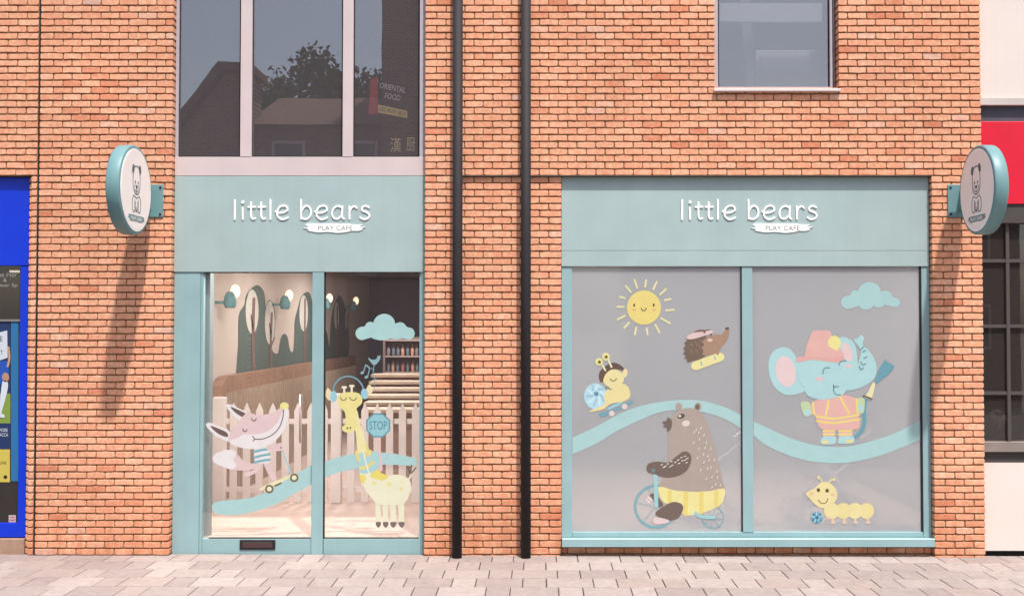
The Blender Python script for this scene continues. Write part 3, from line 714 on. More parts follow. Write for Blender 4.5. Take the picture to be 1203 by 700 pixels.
# --- hedgehog
d = Decal('hedgehog_sticker', 'brown hedgehog sticker with pink headband leaping on a yellow board', 'sticker', RG, 780, 370, 5.83, (300, 370))
HD, HL = (128, 104, 88), (182, 144, 118)
d('spines', HD, [(170, 140), (150, 162), (160, 172), (136, 194), (150, 206), (130, 232), (146, 240), (130, 270), (148, 274), (140, 302), (158, 300), (158, 326), (190, 316), (240, 308), (285, 280), (300, 200), (290, 140), (240, 118)])
d.layer += 1
for a, b in (((180, 190), (190, 215)), ((210, 180), (225, 210)), ((235, 200), (240, 230)), ((180, 240), (192, 262)), ((215, 235), (228, 262)), ((245, 170), (258, 192))): d('spine', (160, 132, 112), ST([a, ((a[0] + b[0]) / 2 + 8, (a[1] + b[1]) / 2), b], 5), up=0, sub=True)
d('face', HL, [(262, 272), (272, 245), (256, 222), (276, 204), (262, 182), (280, 162), (300, 148), (350, 132), (392, 134), (420, 108), (440, 92), (450, 108), (444, 150), (420, 190), (395, 215), (384, 240), (378, 266), (355, 268), (300, 276)])
d('headband', (240, 204, 196), SM([(158, 162), (164, 140), (220, 118), (322, 104), (330, 122), (270, 144), (200, 164)], True, 4)); d('crown', HD, SM([(205, 118), (240, 101), (290, 101), (318, 96), (300, 108)], True, 3)); d('knot', HD, EL(278, 118, 9, 7), EL(322, 136, 9, 7))
d('nose', (110, 84, 70), EL(433, 92, 15, 8, -10)); d('cheek', (240, 206, 194), EL(315, 172, 19, 10))
d('board', (248, 232, 160), ST([(217, 347), (383, 287)], 62)); d('mark', (150, 196, 190), ST([(252, 320), (260, 342)], 9), ST([(345, 283), (353, 304)], 9)); d('foot', HL, EL(368, 256, 11, 18))
# --- bear on a bicycle
d = Decal('bear_sticker', 'brown bear sticker in yellow striped shorts riding a small bicycle', 'sticker', RG, 735, 465, 4.24, (250, 665))
WH, BT, BD = (138, 178, 182), (188, 168, 154), (126, 106, 94)
d('front_wheel', WH, ring(150, 550, 103, 13, 48)); d.layer += 1
for a in range(6): t = math.radians(a * 60 + 10); d('spoke', WH, ST([(150 + 8 * math.cos(t), 550 + 8 * math.sin(t)), (150 + 97 * math.cos(t), 550 + 97 * math.sin(t))], 3), up=0, sub=True)
d('rear_wheel', WH, ring(435, 605, 53, 6, 36)); d.layer += 1
for a in range(8): t = math.radians(a * 45 + 10); d('spoke', WH, ST([(435 + 6 * math.cos(t), 605 + 6 * math.sin(t)), (435 + 50 * math.cos(t), 605 + 50 * math.sin(t))], 3), up=0, sub=True)
d('far_leg', BD, SM([(120, 490), (150, 486), (168, 510), (188, 545), (152, 552), (140, 520)], True, 4)); d('toes', (244, 226, 214), ST([(104, 514), (118, 530)], 9), ST([(112, 504), (128, 518)], 9))
d('ear', BT, EL(265, 53, 17, 19), EL(360, 52, 18, 20)); d('inner_ear', BD, EL(357, 56, 11, 17, 12))
d('body', BT, SM([(212, 175), (228, 120), (250, 82), (300, 60), (350, 65), (385, 92), (410, 145), (436, 225), (462, 330), (484, 425), (490, 466), (400, 482), (250, 478), (168, 460), (190, 400), (206, 330), (214, 250)], True, 5))
d('trousers', (249, 232, 156), SM([(165, 452), (250, 470), (350, 476), (420, 472), (491, 461), (489, 512), (468, 545), (400, 576), (340, 591), (290, 590), (232, 545), (182, 520)], True, 5)); d.layer += 1
for u, v0, v1 in ((220, 478, 520), (300, 484, 585), (378, 484, 578), (452, 480, 545)): d('stripe', (244, 218, 126), ST([(u, v0), (u - 2, v1)], 22), up=0, sub=True)
d('muzzle', BD, SM([(208, 106), (230, 122), (228, 160), (208, 178), (206, 158), (184, 152), (196, 142), (180, 130), (204, 122)], True, 3)); d('eye', (104, 84, 74), EL(276, 100, 19, 12, -15)); d('glint', (248, 244, 236), EL(270, 99, 7, 5)); d('cheek', (240, 220, 204), EL(300, 136, 20, 15, -10))
d('fork', (172, 214, 212), ST([(148, 395), (153, 546)], 20)); d('saddle_tube', (172, 214, 212), ST([(348, 582), (378, 600), (440, 603)], 17))
d('leg', BD, SM([(148, 582), (190, 548), (235, 527), (275, 535), (287, 560), (265, 603), (220, 619), (172, 604)], True, 5)); d('foot', (240, 208, 202), SM([(137, 618), (150, 602), (215, 617), (206, 632), (165, 638), (140, 632)], True, 4))
d('arm', BD, SM([(104, 355), (118, 334), (160, 326), (210, 330), (250, 302), (290, 275), (320, 287), (327, 322), (305, 370), (258, 398), (200, 405), (148, 390), (112, 378)], True, 5)); d('grip', (120, 140, 136), EL(138, 370, 11)); d.layer += 1
rr = random.Random(3)
arms = [(180, 342), (198, 350), (210, 338), (228, 326), (232, 345), (248, 330), (262, 318), (266, 336), (278, 306), (284, 322), (296, 300), (298, 318), (308, 310), (304, 332), (190, 355), (222, 352)]
d('arm_flecks', (246, 238, 226), *[ST([(a - 4, b + 1), (a + 4, b - 2)], 4) for a, b in arms], up=0)
bods = [(342, 180), (352, 168), (364, 182), (375, 160), (390, 195), (340, 232), (368, 216), (402, 232), (388, 290), (366, 262), (424, 262), (358, 308), (410, 300), (442, 318), (390, 330), (425, 355), (374, 368), (408, 360), (455, 375), (402, 412), (430, 402), (458, 405), (472, 445), (430, 455), (448, 440), (415, 320), (396, 258)]
d('body_flecks', (240, 228, 214), *[ST([(a - 2, b + 5), (a + 2, b - 5)], 4.5) for a, b in bods], up=0)
# --- elephant fireman
d = Decal('elephant_sticker', 'teal elephant sticker dressed as a firefighter holding a hose', 'sticker', RG, 890, 370, 4.376, (415, 662))
ET, PK, YE, TD = (188, 222, 218), (242, 186, 172), (250, 226, 130), (116, 166, 176)
d('hose', TD, ST([(505, 625), (538, 588), (550, 540), (546, 500), (556, 440), (570, 400)], 20))
d('ear', ET, SM([(125, 165), (170, 178), (203, 228), (222, 300), (248, 380), (200, 406), (140, 408), (90, 372), (62, 312), (57, 242), (78, 190)], True, 5)); d('inner_ear', (244, 212, 206), EL(145, 290, 51, 80, -12), sub=True)
d('trouser_leg', PK, [(336, 580), (398, 580), (394, 628), (338, 628)]); d('trouser_leg', PK, [(416, 580), (488, 580), (482, 628), (418, 628)], up=0); d.layer += 1
for x0, x1 in ((337, 396), (417, 484)):
    for v in (595, 613): d('stripe', YE, ST([(x0, v), (x1, v - 2)], 9), up=0)
d('shoe', ET, SM([(325, 645), (340, 624), (398, 624), (402, 655), (380, 664), (332, 662)], True, 4)); d('shoe', ET, SM([(414, 648), (425, 624), (488, 622), (498, 648), (480, 660), (422, 660)], True, 4), up=0)
d('toe_cap', (244, 226, 150), EL(348, 652, 18, 9)); d('toe_cap', (244, 226, 150), EL(472, 648, 18, 9), up=0)
d('coat', PK, SM([(276, 458), (310, 435), (430, 410), (520, 430), (548, 438), (546, 500), (520, 506), (526, 558), (508, 586), (410, 590), (330, 586), (306, 552), (294, 506), (272, 512)], True, 4)); d.layer += 1
for q in ([(300, 519), (400, 531), (520, 511)], [(304, 544), (400, 553), (524, 535)], [(366, 438), (358, 480), (350, 515)], [(424, 418), (448, 465), (470, 502)], [(284, 450), (292, 510)], [(508, 430), (514, 500)]): d('stripe', YE, ST(q, 10), up=0, sub=True)
d('glove', (206, 220, 168), SM([(222, 450), (266, 450), (276, 508), (246, 521), (232, 500)], True, 4)); d('glove', (206, 220, 168), SM([(516, 432), (550, 432), (546, 494), (522, 505)], True, 4), up=0); d('cuff', ET, EL(256, 500, 16, 18), EL(530, 478, 14, 20))
d('trunk', ET, SM([(455, 385), (520, 376), (580, 346), (608, 304), (610, 254), (584, 196), (546, 156), (542, 138), (548, 116), (530, 103), (514, 120), (498, 124), (502, 142), (518, 158), (530, 186), (527, 216), (516, 250), (490, 300), (470, 340)], True, 4))
d('head', ET, SM([(240, 380), (252, 408), (290, 428), (350, 434), (430, 414), (462, 382), (500, 366), (513, 300), (513, 230), (505, 168), (494, 142), (470, 122), (430, 113), (400, 150), (360, 210), (235, 232), (200, 262), (205, 320)], True, 4))
d('brow', (244, 208, 200), EL(462, 190, 24, 48, -18)); d('helmet', PK, SM([(198, 232), (205, 218), (240, 210), (250, 165), (268, 118), (286, 82), (330, 79), (370, 82), (384, 112), (412, 150), (440, 195), (442, 222), (410, 238), (350, 236), (280, 226), (220, 238)], True, 4)); d('brim', (238, 178, 166), SM([(196, 234), (210, 218), (260, 214), (340, 220), (430, 212), (448, 226), (420, 243), (350, 238), (280, 229), (220, 241)], True, 4)); d('badge', (249, 232, 150), [(360, 136), (374, 112), (396, 104), (424, 118), (431, 150), (408, 184), (384, 172), (366, 160)])
d.layer += 1
for o in ([(336, 302), (340, 280), (352, 271), (370, 271)], [(418, 258), (424, 243), (438, 235), (456, 236)], [(390, 358), (396, 369), (416, 366)], [(391, 366), (392, 392), (404, 408), (426, 410)], [(548, 160), (530, 178)], [(556, 182), (540, 190)], [(562, 215), (546, 222)], [(556, 250), (540, 256), (530, 240)], [(545, 270), (532, 282), (522, 262)]): d('line', (110, 146, 150), ST(o, 5.5), up=0)
for o in (EL(318, 328, 17, 11), EL(466, 262, 15, 10)): d('cheek', (244, 200, 196), o, up=0)
d('nozzle', (250, 232, 178), [(594, 344), (606, 350), (600, 380), (586, 436), (548, 424), (574, 384)]); d('nozzle_ring', (110, 96, 84), ST([(545, 415), (588, 431)], 9)); d('water', TD, [(600, 346), (608, 318), (628, 270), (658, 226), (668, 244), (684, 248), (706, 266), (678, 300), (636, 332), (614, 352)])
# --- caterpillar
d = Decal('caterpillar_sticker', 'yellow caterpillar sticker crawling after a small blue ball', 'sticker', RG, 910, 530, 7, (560, 590))
CY1 = (249, 228, 164)
for u in (475, 568, 660, 762): d('leg', (246, 206, 170), SM([(u - 8, 530), (u + 12, 530), (u + 14, 572), (u + 26, 580), (u + 20, 592), (u - 16, 590), (u - 6, 575)], True, 3))
for i, u in enumerate((755, 660, 565, 470)): d('segment', CY1 if i % 2 else (247, 224, 156), EL(u, 488, 64, 66, 0, 30))
d('foot', (240, 190, 176), EL(440, 553, 24, 10))
d('antenna', CY1, ST([(392, 255), (384, 232), (364, 214)], 11)); d('antenna', CY1, ST([(448, 255), (462, 238), (484, 230)], 11), up=0); d('bobble', CY1, EL(362, 212, 13), EL(487, 229, 12))
d('head', CY1, SM([(258, 352), (276, 328), (330, 300), (382, 256), (440, 254), (490, 290), (516, 350), (500, 410), (450, 452), (392, 466), (336, 438), (292, 392)], True, 5)); d.layer += 1
for o in (EL(360, 317, 14, 17), EL(432, 322, 15, 17)): d('eye', (112, 92, 58), o, up=0, sub=True)
for o in (EL(305, 348, 20, 14), EL(478, 358, 20, 14)): d('cheek', (246, 202, 160), o, up=0, sub=True)
d('mouth', (112, 92, 58), ST([(358, 398), (376, 420), (400, 428), (424, 418), (438, 388)], 7), up=0, sub=True)
d('ball', (124, 178, 194), EL(348, 543, 48)); d.layer += 1
for o in (EL(348, 543, 14), EL(322, 520, 9), EL(376, 520, 9), EL(318, 562, 9), EL(378, 566, 9), EL(348, 580, 8)): d('patch', (70, 122, 142), o, up=0, sub=True)
for a in range(5): t = math.radians(a * 72 + 50); d('seam', (216, 236, 238), ST([(348 + 18 * math.cos(t), 543 + 18 * math.sin(t)), (348 + 44 * math.cos(t), 543 + 44 * math.sin(t))], 6), up=0, sub=True)
# --- fox on a scooter
d = Decal('fox_sticker', 'pink fox sticker in striped top riding a scooter', 'sticker', YG, 235, 440, 5, (450, 690))
FP, FW, FD = (240, 206, 200), (248, 234, 228), (122, 96, 86)
d('tail', FP, SM([(200, 450), (230, 478), (262, 512), (300, 520), (332, 520), (326, 548), (280, 560), (215, 560), (190, 540), (185, 490)], True, 4)); d('tail_tip', FW, SM([(72, 492), (98, 460), (150, 442), (196, 444), (212, 470), (196, 500), (212, 530), (190, 556), (140, 542), (95, 522)], True, 4))
d('back_leg', FP, ST([(345, 515), (330, 560), (270, 588)], 24)); d('front_leg', FP, ST([(388, 515), (408, 560), (432, 606)], 34))
d('stem', (176, 212, 214), ST([(484, 440), (536, 592)], 9)); d('deck', (249, 234, 186), ST([(358, 670), (540, 592)], 19)); d('guard', (120, 104, 80), ST([(440, 652), (475, 636)], 9))
for c in ((407, 670), (553, 604)): d('wheel', (136, 112, 84), EL(*c, 25)); d('hub', (248, 238, 204), EL(*c, 14), sub=True)
d('shirt', FW, [(318, 436), (352, 422), (395, 410), (404, 450), (412, 490), (404, 520), (322, 522), (316, 480)]); d.layer += 1
for o in ([(318, 452), (360, 442), (398, 436)], [(318, 486), (364, 474), (408, 466)], [(322, 514), (366, 504), (408, 498)]): d('stripe', (136, 186, 190), ST(o, 15), up=0, sub=True)
d('arm', FP, SM([(390, 418), (440, 408), (478, 400), (490, 425), (478, 446), (420, 446), (396, 440)], True, 4)); d('hand_dot', FD, EL(475, 428, 5))
d('ear', FW, SM([(152, 182), (182, 175), (230, 198), (276, 224), (296, 262), (260, 276), (206, 250)], True, 4)); d('ear', FW, SM([(35, 291), (62, 282), (120, 306), (172, 332), (176, 392), (104, 366), (52, 322)], True, 4), up=0)
d('inner_ear', FD, SM([(178, 188), (225, 206), (272, 232), (268, 256), (214, 228)], True, 3)); d('inner_ear', FD, SM([(60, 300), (110, 316), (158, 340), (160, 366), (104, 345)], True, 3), up=0)
d('head', FP, SM([(478, 192), (440, 216), (400, 230), (335, 236), (282, 222), (236, 262), (188, 330), (166, 384), (205, 416), (270, 434), (345, 432), (425, 400), (482, 342), (512, 276), (519, 205)], True, 5))
d('jaw', FW, SM([(172, 390), (228, 368), (255, 350), (320, 350), (400, 330), (458, 276), (486, 212), (518, 204), (512, 278), (482, 342), (425, 400), (345, 432), (270, 434), (206, 416)], True, 4))
d('mouth', FD, ST([(320, 378), (370, 376), (425, 352), (466, 308), (486, 252), (490, 205)], 6), ST([(309, 361), (320, 377), (311, 389)], 6)); d('nose', (249, 232, 150), EL(495, 183, 26, 21)); d('eye', FD, ST([(303, 256), (310, 270), (324, 268), (330, 258)], 6), ST([(252, 318), (256, 331), (268, 332), (276, 322)], 6))
# --- giraffe with headphones
d = Decal('giraffe_sticker', 'yellow giraffe sticker wearing blue headphones and a scarf', 'sticker', YG, 370, 440, 5, (440, 930))
GY, GC = (247, 228, 150), (248, 238, 204)
c2 = lambda pts: [((10 + u / 6.367) * 5, (80 + v / 6.367) * 5) for u, v in pts]
k2 = 5 / 6.367
d('tail', GC, ST(c2([(632, 278), (648, 255), (656, 232)]), 10)); d('tail_tuft', (126, 108, 92), *[ST(c2([(646, 232), q]), 9) for q in ((632, 182), (660, 168))]); d('tail_tuft', (126, 108, 92), ST(c2([(650, 228), (672, 210), (690, 186)]), 8))
for q in ([(387, 440), (427, 440), (428, 594), (393, 594)], [(440, 440), (482, 440), (484, 594), (447, 594)], [(497, 445), (540, 445), (543, 594), (502, 594)], [(558, 440), (604, 440), (604, 594), (565, 594)]):
    lg = d('leg', GC, c2(q)); x0, x1 = q[3][0], q[2][0]
    d('hoof', (132, 116, 104), SM(c2([(x0, 592), (x1, 592), (x1, 615), ((x0 + x1) / 2, 634), (x0, 615)]), True, 3), sub=True)
d('body', GC, SM(c2([(268, 190), (276, 250), (292, 310), (330, 375), (378, 432), (400, 458), (490, 464), (592, 458), (640, 395), (656, 325), (640, 272), (592, 244), (530, 236), (470, 244), (430, 226), (390, 180), (330, 120)]), True, 5)); d.layer += 1
for u, v, r in ((380, 300, 20), (490, 308, 20), (580, 345, 16), (585, 292, 9), (430, 285, 8)): d('spot', (246, 230, 160), EL(*c2([(u, v)])[0], r * k2, r * k2 * .9), up=0, sub=True)
d('neck', (248, 232, 168), SM([(215, 205), (245, 205), (262, 270), (285, 350), (310, 430), (340, 490), (360, 540), (300, 570), (264, 540), (250, 450), (240, 350), (228, 280)], True, 5))
d('mane', (247, 222, 116), SM(c2([(350, 250), (372, 200), (400, 190), (430, 222), (484, 250), (452, 278), (400, 272)]), True, 4)); d('mane', (247, 222, 116), SM(c2([(270, 245), (300, 238), (318, 262), (300, 300), (284, 296)]), True, 4), up=0)
d('scarf', BAND, SM(c2([(250, 92), (300, 70), (410, 72), (416, 178), (350, 224), (270, 222), (262, 160)]), True, 3)); d.layer += 1
for q in ([(278, 190), (330, 176), (372, 142)], [(248, 70), (262, 130)], [(310, 100), (330, 60), (322, 24)], [(345, 90), (350, 60)]): d('stripe', (244, 220, 130), ST(c2(q), 17), up=0, sub=True)
d('scarf_fold', (250, 244, 220), ST(c2([(296, 60), (318, 150), (344, 240)]), 6))
d('ear', (248, 226, 180), SM([(62, 112), (74, 78), (96, 100), (106, 140), (86, 152), (66, 132)], True, 4)); d('ear', (248, 226, 180), SM([(318, 58), (341, 84), (328, 114), (304, 128), (300, 90)], True, 4), up=0)
d('horn', GC, ST([(172, 112), (172, 82)], 12)); d('horn', GC, ST([(216, 106), (216, 76)], 12), up=0); d('horn_tip', GC, ST([(163, 74), (181, 74)], 14)); d('horn_tip', GC, ST([(207, 66), (225, 66)], 14), up=0)
d('head', GY, SM([(130, 138), (150, 111), (200, 102), (255, 108), (278, 140), (272, 172), (244, 200), (238, 250), (242, 300), (236, 325), (202, 341), (166, 330), (160, 306), (178, 290), (180, 250), (172, 215), (142, 186)], True, 5))
d('eye', (120, 100, 70), ST([(150, 132), (156, 146), (168, 150), (178, 146), (186, 136)], 5.5)); d('eye', (120, 100, 70), ST([(204, 132), (212, 146), (224, 150), (236, 146), (244, 136)], 5.5), up=0); d('nostril', (120, 100, 70), EL(190, 313, 5, 7), EL(208, 312, 5, 7))
d('headband', (128, 166, 174), ST([(108, 112), (114, 62), (150, 22), (195, 10), (240, 22), (276, 60), (286, 102)], 9)); d('ear_pad', (166, 210, 218), EL(110, 128, 20, 33)); d('ear_pad', (166, 210, 218), EL(291, 113, 21, 31, -8), up=0)
d = Decal('stop_sticker', 'pale teal octagonal STOP sign sticker beside the giraffe', 'sticker', YG, 370, 440, 5, (390, 560))
d('pole', (240, 200, 194), ST([(372, 365), (378, 450), (388, 556)], 20))
octo = lambda r: [(371 + r * math.cos(math.radians(22.5 + 45 * i)), 297 + r * math.sin(math.radians(22.5 + 45 * i))) for i in range(8)]
d('border', (112, 158, 166), octo(77)); d('plate', (160, 206, 210), octo(67)); d.text('lettering', 'STOP', (88, 132, 144), 371, 297, 104, 50)
d = Decal('music_note_sticker', 'small grey teal music note sticker above the giraffe', 'sticker', YG, 410, 375, 5.6, (100, 380))
d('note', (150, 182, 186), ST([(110, 300), (94, 350)], 6), EL(87, 352, 12, 9, -20)); d('note', (150, 182, 186), ST([(136, 322), (122, 378)], 6), EL(114, 380, 12, 9, -20), ST([(110, 299), (136, 321)], 9))
d = Decal('bird_sticker', 'small grey teal bird sticker perched on a thin stem', 'sticker', YG, 410, 375, 5.6, (165, 455))
d('stem', (140, 170, 174), ST([(166, 295), (160, 350), (168, 400), (166, 455)], 5)); d('bird', (150, 182, 184), SM([(124, 250), (148, 264), (180, 262), (188, 242), (206, 240), (204, 262), (188, 286), (166, 302), (144, 284)], True, 4)); d('twig', (140, 170, 174), ST([(164, 330), (145, 322)], 5), ST([(166, 400), (182, 390)], 5))

# ================================================================== ROOM BEHIND THE DOORS
FZ = .165; XLW = -4.35
structure(box('room_floor', -4.5, 4.75, .16, 17, -.1, FZ, mat('shop_floor', (196, 170, 158), .55, .05, 3, .05, 50)))
structure(box('room_wall', -4.5, XLW, .236, 17, FZ, 3.78, mat('beige_plaster', (206, 190, 178), .9, .04, 1.5)))
structure(box('back_wall', XLW, 4.75, 16.2, 16.4, FZ, 3.78, mat('slate_wall', (124, 118, 132), .85, .06, 1)))
structure(box('party_wall', -.1, .05, .24, 16.2, FZ, 3.78, mat('grey_plaster', (150, 142, 140), .9, .04, 1)))
structure(box('room_ceiling', -4.5, 4.75, .236, 17, 3.72, 3.775, mat('ceiling_white', (224, 216, 210), .9)))
# mural painted on the long left wall
mu = thing('mural', 'painted woodland mural of dark green arches and slim trees on beige wall', 'mural', PX(300, 440, XLW))
def wallmap(base):
    def f(u, v, wv):
        p = PX(235 + u / 5, 310 + v / 5, XLW + base + wv); return p
    return f
GRN = mat('mural_green', (84, 98, 90), .85, .05, 3); LEAF = mat('mural_leaf', (206, 200, 190), .85); TRK = mat('mural_brown', (128, 96, 92), .85)
flat('bush', [SM([(225, 720), (225, 480), (226, 330), (238, 275), (262, 240), (270, 190), (300, 145), (335, 124), (366, 146), (381, 190), (388, 300), (398, 430), (430, 515), (460, 520), (470, 455), (485, 416), (502, 412), (516, 436), (530, 508), (548, 508), (554, 420), (557, 330), (575, 262), (592, 200), (622, 165), (646, 176), (660, 230), (668, 330), (690, 400), (715, 385), (742, 395), (752, 440), (760, 478), (768, 350), (780, 270), (805, 202), (820, 186), (840, 214), (855, 262), (870, 330), (872, 545), (800, 570), (600, 630), (400, 680)], True, 3)], GRN, mu, wallmap(.002), .003)
for c in ((306, 280, 38, 130), (410, 345, 29, 128), (609, 290, 25, 106), (802, 305, 14, 80), (862, 330, 9, 60)):
    flat('leaf_outline', [EL(c[0], c[1], c[2] + 3.5, c[3] + 5)], GRN, mu, wallmap(.0055), .0004); flat('leaf', [EL(*c)], LEAF, mu, wallmap(.0065), .002)
for q, wd in (([(317, 205), (312, 400), (318, 690)], 17), ([(422, 290), (416, 450), (421, 670)], 13), ([(617, 205), (616, 420), (620, 640)], 9), ([(806, 250), (806, 560)], 8), ([(864, 300), (862, 540)], 6), ([(300, 300), (312, 380)], 8), ([(408, 352), (418, 410)], 8), ([(335, 380), (318, 420)], 6), ([(440, 432), (420, 480)], 6)): flat('trunk', [ST(q, wd)], TRK, mu, wallmap(.009), .002)
# globe lamps on the left wall
M_GLOBE = mat('lit_globe', (255, 246, 224), .4, emit=((255, 226, 186), 1.0)); M_CUP = mat('lamp_cup', (104, 150, 152), .5)
sph = lathe_mesh('globe', [(.004 + .06 * math.sin(math.pi * i / 12), -.092 * math.cos(math.pi * i / 12)) for i in range(13)], M_GLOBE, 20)
cup = lathe_mesh('cup', [(.03, -.10), (.065, -.098), (.082, -.06), (.085, -.01), (.075, .05), (.055, .10), (.035, .12)], M_CUP, 18)
for i, (px, py) in enumerate(((272, 344), (336, 348.5), (384, 351.5), (415.5, 354.5))):
    x, y, z = PX(px, py, XLW + .22)
    t = thing('wall_lamp', ['teal wall lamp with glowing globe nearest the door glass, top left', 'teal wall lamp with glowing globe, second from the left', 'teal wall lamp with glowing globe just right of the door stile', 'teal wall lamp with glowing globe farthest along the beige wall'][i], 'lamp', (x - .2, y, z), 'globe wall lamps')
    o = link('globe', sph, None, t); o.location = (x + .05, y, z + .02)
    o = link('cup', cup, None, t); o.location = (x - .005, y - .05, z - .105)
    tube('arm', [(x - .2, y - .06, z - .13), (x - .06, y - .06, z - .13)], .02, M_CUP, t)
def fill_or_strip_lamp(x, y, e, label):  # out-of-view lamps added to brighten the shop rooms
    t = thing('fill_or_strip_lamp', label, 'lamp', (x, y, 3.72)); bm = bmesh.new()
    add_tube(bm, [(x, y, 3.72), (x, y, 3.66)], .34, 24); from_bm('rim', bm, M_WHITE, t)
    bm = bmesh.new(); add_tube(bm, [(x, y, 3.659), (x, y, 3.64)], [.31, .28], 24); from_bm('diffuser', bm, mat('fill_diffuser', (255, 246, 232), .5, emit=((255, 242, 224), 2.0)), t)
    al = bpy.data.lights.new('fill_glow', 'AREA'); al.shape = 'DISK'; al.size = .6; al.energy = e; al.color = (1, .96, .92)
    lo = bpy.data.objects.new('fill_glow', al); COL.objects.link(lo); lo.parent = t; lo.location = (0, 0, -.09)
fill_or_strip_lamp(-2.9, .95, 88, 'unseen fill lamp added just inside the sliding doors')
fill_or_strip_lamp(-2.7, 4.4, 75, 'unseen fill lamp added just behind the picket fence')
fill_or_strip_lamp(-2.6, 8.2, 95, 'unseen fill lamp added above the plank seats')
fill_or_strip_lamp(1.3, 1.9, 60, 'unseen fill lamp added inside the left frosted window'); fill_or_strip_lamp(3.3, 1.9, 60, 'unseen fill lamp added inside the right frosted window')
# woven panel seat back along the left wall
XPN = XLW + .16
t = thing('slatted_panel', 'long brown batten panel with scalloped edge below the mural', 'panel', (XPN, 3, FZ))
M_WOOD = mat('panel_wood', (156, 120, 98), .7, .15, 5, .2, 40); M_WOOD2 = mat('batten_wood', (172, 150, 130), .7, .12, 6)
ZP = 1.80; y0 = PX(258, 460, XPN)[1]; y1 = PX(418, 420, XPN)[1]
bm = bmesh.new()
prof = [(y0, FZ), (y0, ZP - .35), (y0 + .12, ZP - .12), (y0 + .4, ZP), (y1, ZP), (y1, FZ)]
A = [bm.verts.new((XPN - .13, a, b)) for a, b in prof]; B = [bm.verts.new((XPN, a, b)) for a, b in prof]
bm.faces.new(A); bm.faces.new(B[::-1])
for i in range(len(prof)): bm.faces.new([A[i], A[i - 1], B[i - 1], B[i]])
from_bm('board', bm, M_WOOD, t)
bat = bmesh.new(); add_box(bat, 0, .022, -.045, .045, 0, ZP - .22 - FZ)
for v in bat.verts:
    if v.co.z > .5 and v.co.x > .01: v.co.y *= .5
bmesh.ops.recalc_face_normals(bat, faces=bat.faces); bme = bpy.data.meshes.new('batten'); bat.to_mesh(bme); bat.free(); bme.materials.append(M_WOOD2)
y = y0 + .35
while y < y1 - .1:
    o = link('batten', bme, None, t); o.location = (XPN + .001, y, FZ); y += .135
# picket fence
FY = 2.45; M_FEN = mat('fence_white', (232, 220, 214), .6, .04, 4)
zt, zs = wz(473, FY), wz(483, FY)
fx = lambda p: P(p, 530, FY)[0]
t = thing('picket_fence', 'pale pink white picket fence across the shop behind the sliding doors', 'fence', (fx(365), FY, FZ))
def picket_mesh(wd, top, sh):
    b = bmesh.new(); pr = [(-wd / 2, FZ + .02), (wd / 2, FZ + .02), (wd / 2, sh), (0, top), (-wd / 2, sh)]
    a = [b.verts.new((x, 0, z)) for x, z in pr]; c = [b.verts.new((x, .022, z)) for x, z in pr]
    b.faces.new(a); b.faces.new(c[::-1])
    for i in range(5): b.faces.new([a[i], c[i], c[i - 1], a[i - 1]])
    bmesh.ops.recalc_face_normals(b, faces=b.faces); me = bpy.data.meshes.new('picket'); b.to_mesh(me); b.free(); me.materials.append(M_FEN); return me
pk = picket_mesh(.094, zt, zs)
for p in (274, 289.5, 304.5, 320, 335, 349.6, 365, 380.5, 412, 428.4, 443, 457.5, 472.6, 488, 503, 518):
    o = link('picket', pk, None, t); o.location = (fx(p), FY, 0)
for a, b in ((250, 265.5), (389, 401.5)):
    box('post', fx(a), fx(b), FY - .05, FY + .06, FZ, wz(466 if a < 300 else 462, FY), M_FEN, t, .02)
for za, zb_ in ((492, 498), (572, 578)): box('rail', fx(250), fx(530), FY + .024, FY + .055, wz(zb_, FY), wz(za, FY), M_FEN, t)
# stepped plank seats and bottle shelves at the rear
t = thing('plank_steps', 'tiered brown plank seats behind the picket fence', 'bench', (wx(462, 460, 5.2), 5, FZ))
for i in range(6):
    yy = 4.0 + i * .62; zz = HGT - (476 - i * 8 - 380) * (DIST + yy) / FPX; xa, xb = wx(428 + i * 2, 460, yy), wx(500, 460, yy)
    box('plank', xa, xb, yy - .25, yy + .25, zz - .05, zz, mat('plank_wood', (196, 172, 150), .6, .12, 5), t, .006)
    box('riser', xa + .05, xb, yy + .1, yy + .14, FZ, zz - .052, M_WOOD, t)
SY = 9.2; t = thing('bottle_shelf', 'dark shelf unit with rows of bottles at the rear of the shop', 'shelf', (wx(475, 420, SY), SY + .2, FZ))
xa, xb = wx(450, 420, SY), wx(512, 420, SY); M_SH = mat('shelf_wood', (110, 92, 88), .7, .1, 4)
box('back_panel', xa, xb, SY + .3, SY + .33, FZ, wz(396, SY), M_SH, t)
for yy in (399, 418, 437, 452): box('shelf', xa, xb, SY, SY + .299, wz(yy, SY) - .025, wz(yy, SY), mat('shelf_board', (150, 132, 128), .6, .1, 4), t)
for xx in (xa, xb - .04): box('upright', xx, xx + .04, SY - .01, SY + .299, FZ, wz(397, SY) - .03, M_SH, t)
bot = [lathe_mesh('bottle', [(.03, 0), (.034, .01), (.034, .13), (.013, .17), (.012, .21)], mat('bottle_%d' % i, c, .25), 10) for i, c in enumerate([(150, 96, 92), (120, 110, 116), (176, 130, 112), (96, 104, 112)])]
for s, yy in enumerate((418, 437, 452)):
    n = 0; x = xa + .09
    while x < xb - .06:
        o = bpy.data.objects.new('bottle', bot[R.randrange(4)]); COL.objects.link(o); o.location = (x, SY + .12, wz(yy, SY))
        tag(o, ['small bottle on the upper shelf at the rear of the shop', 'small bottle on the middle shelf at the rear of the shop', 'small bottle on the lower shelf at the rear of the shop'][s], 'bottle', 'bottles on the rear shelf, row %s' % ('upper', 'middle', 'lower')[s]); x += .085 + R.uniform(0, .02)

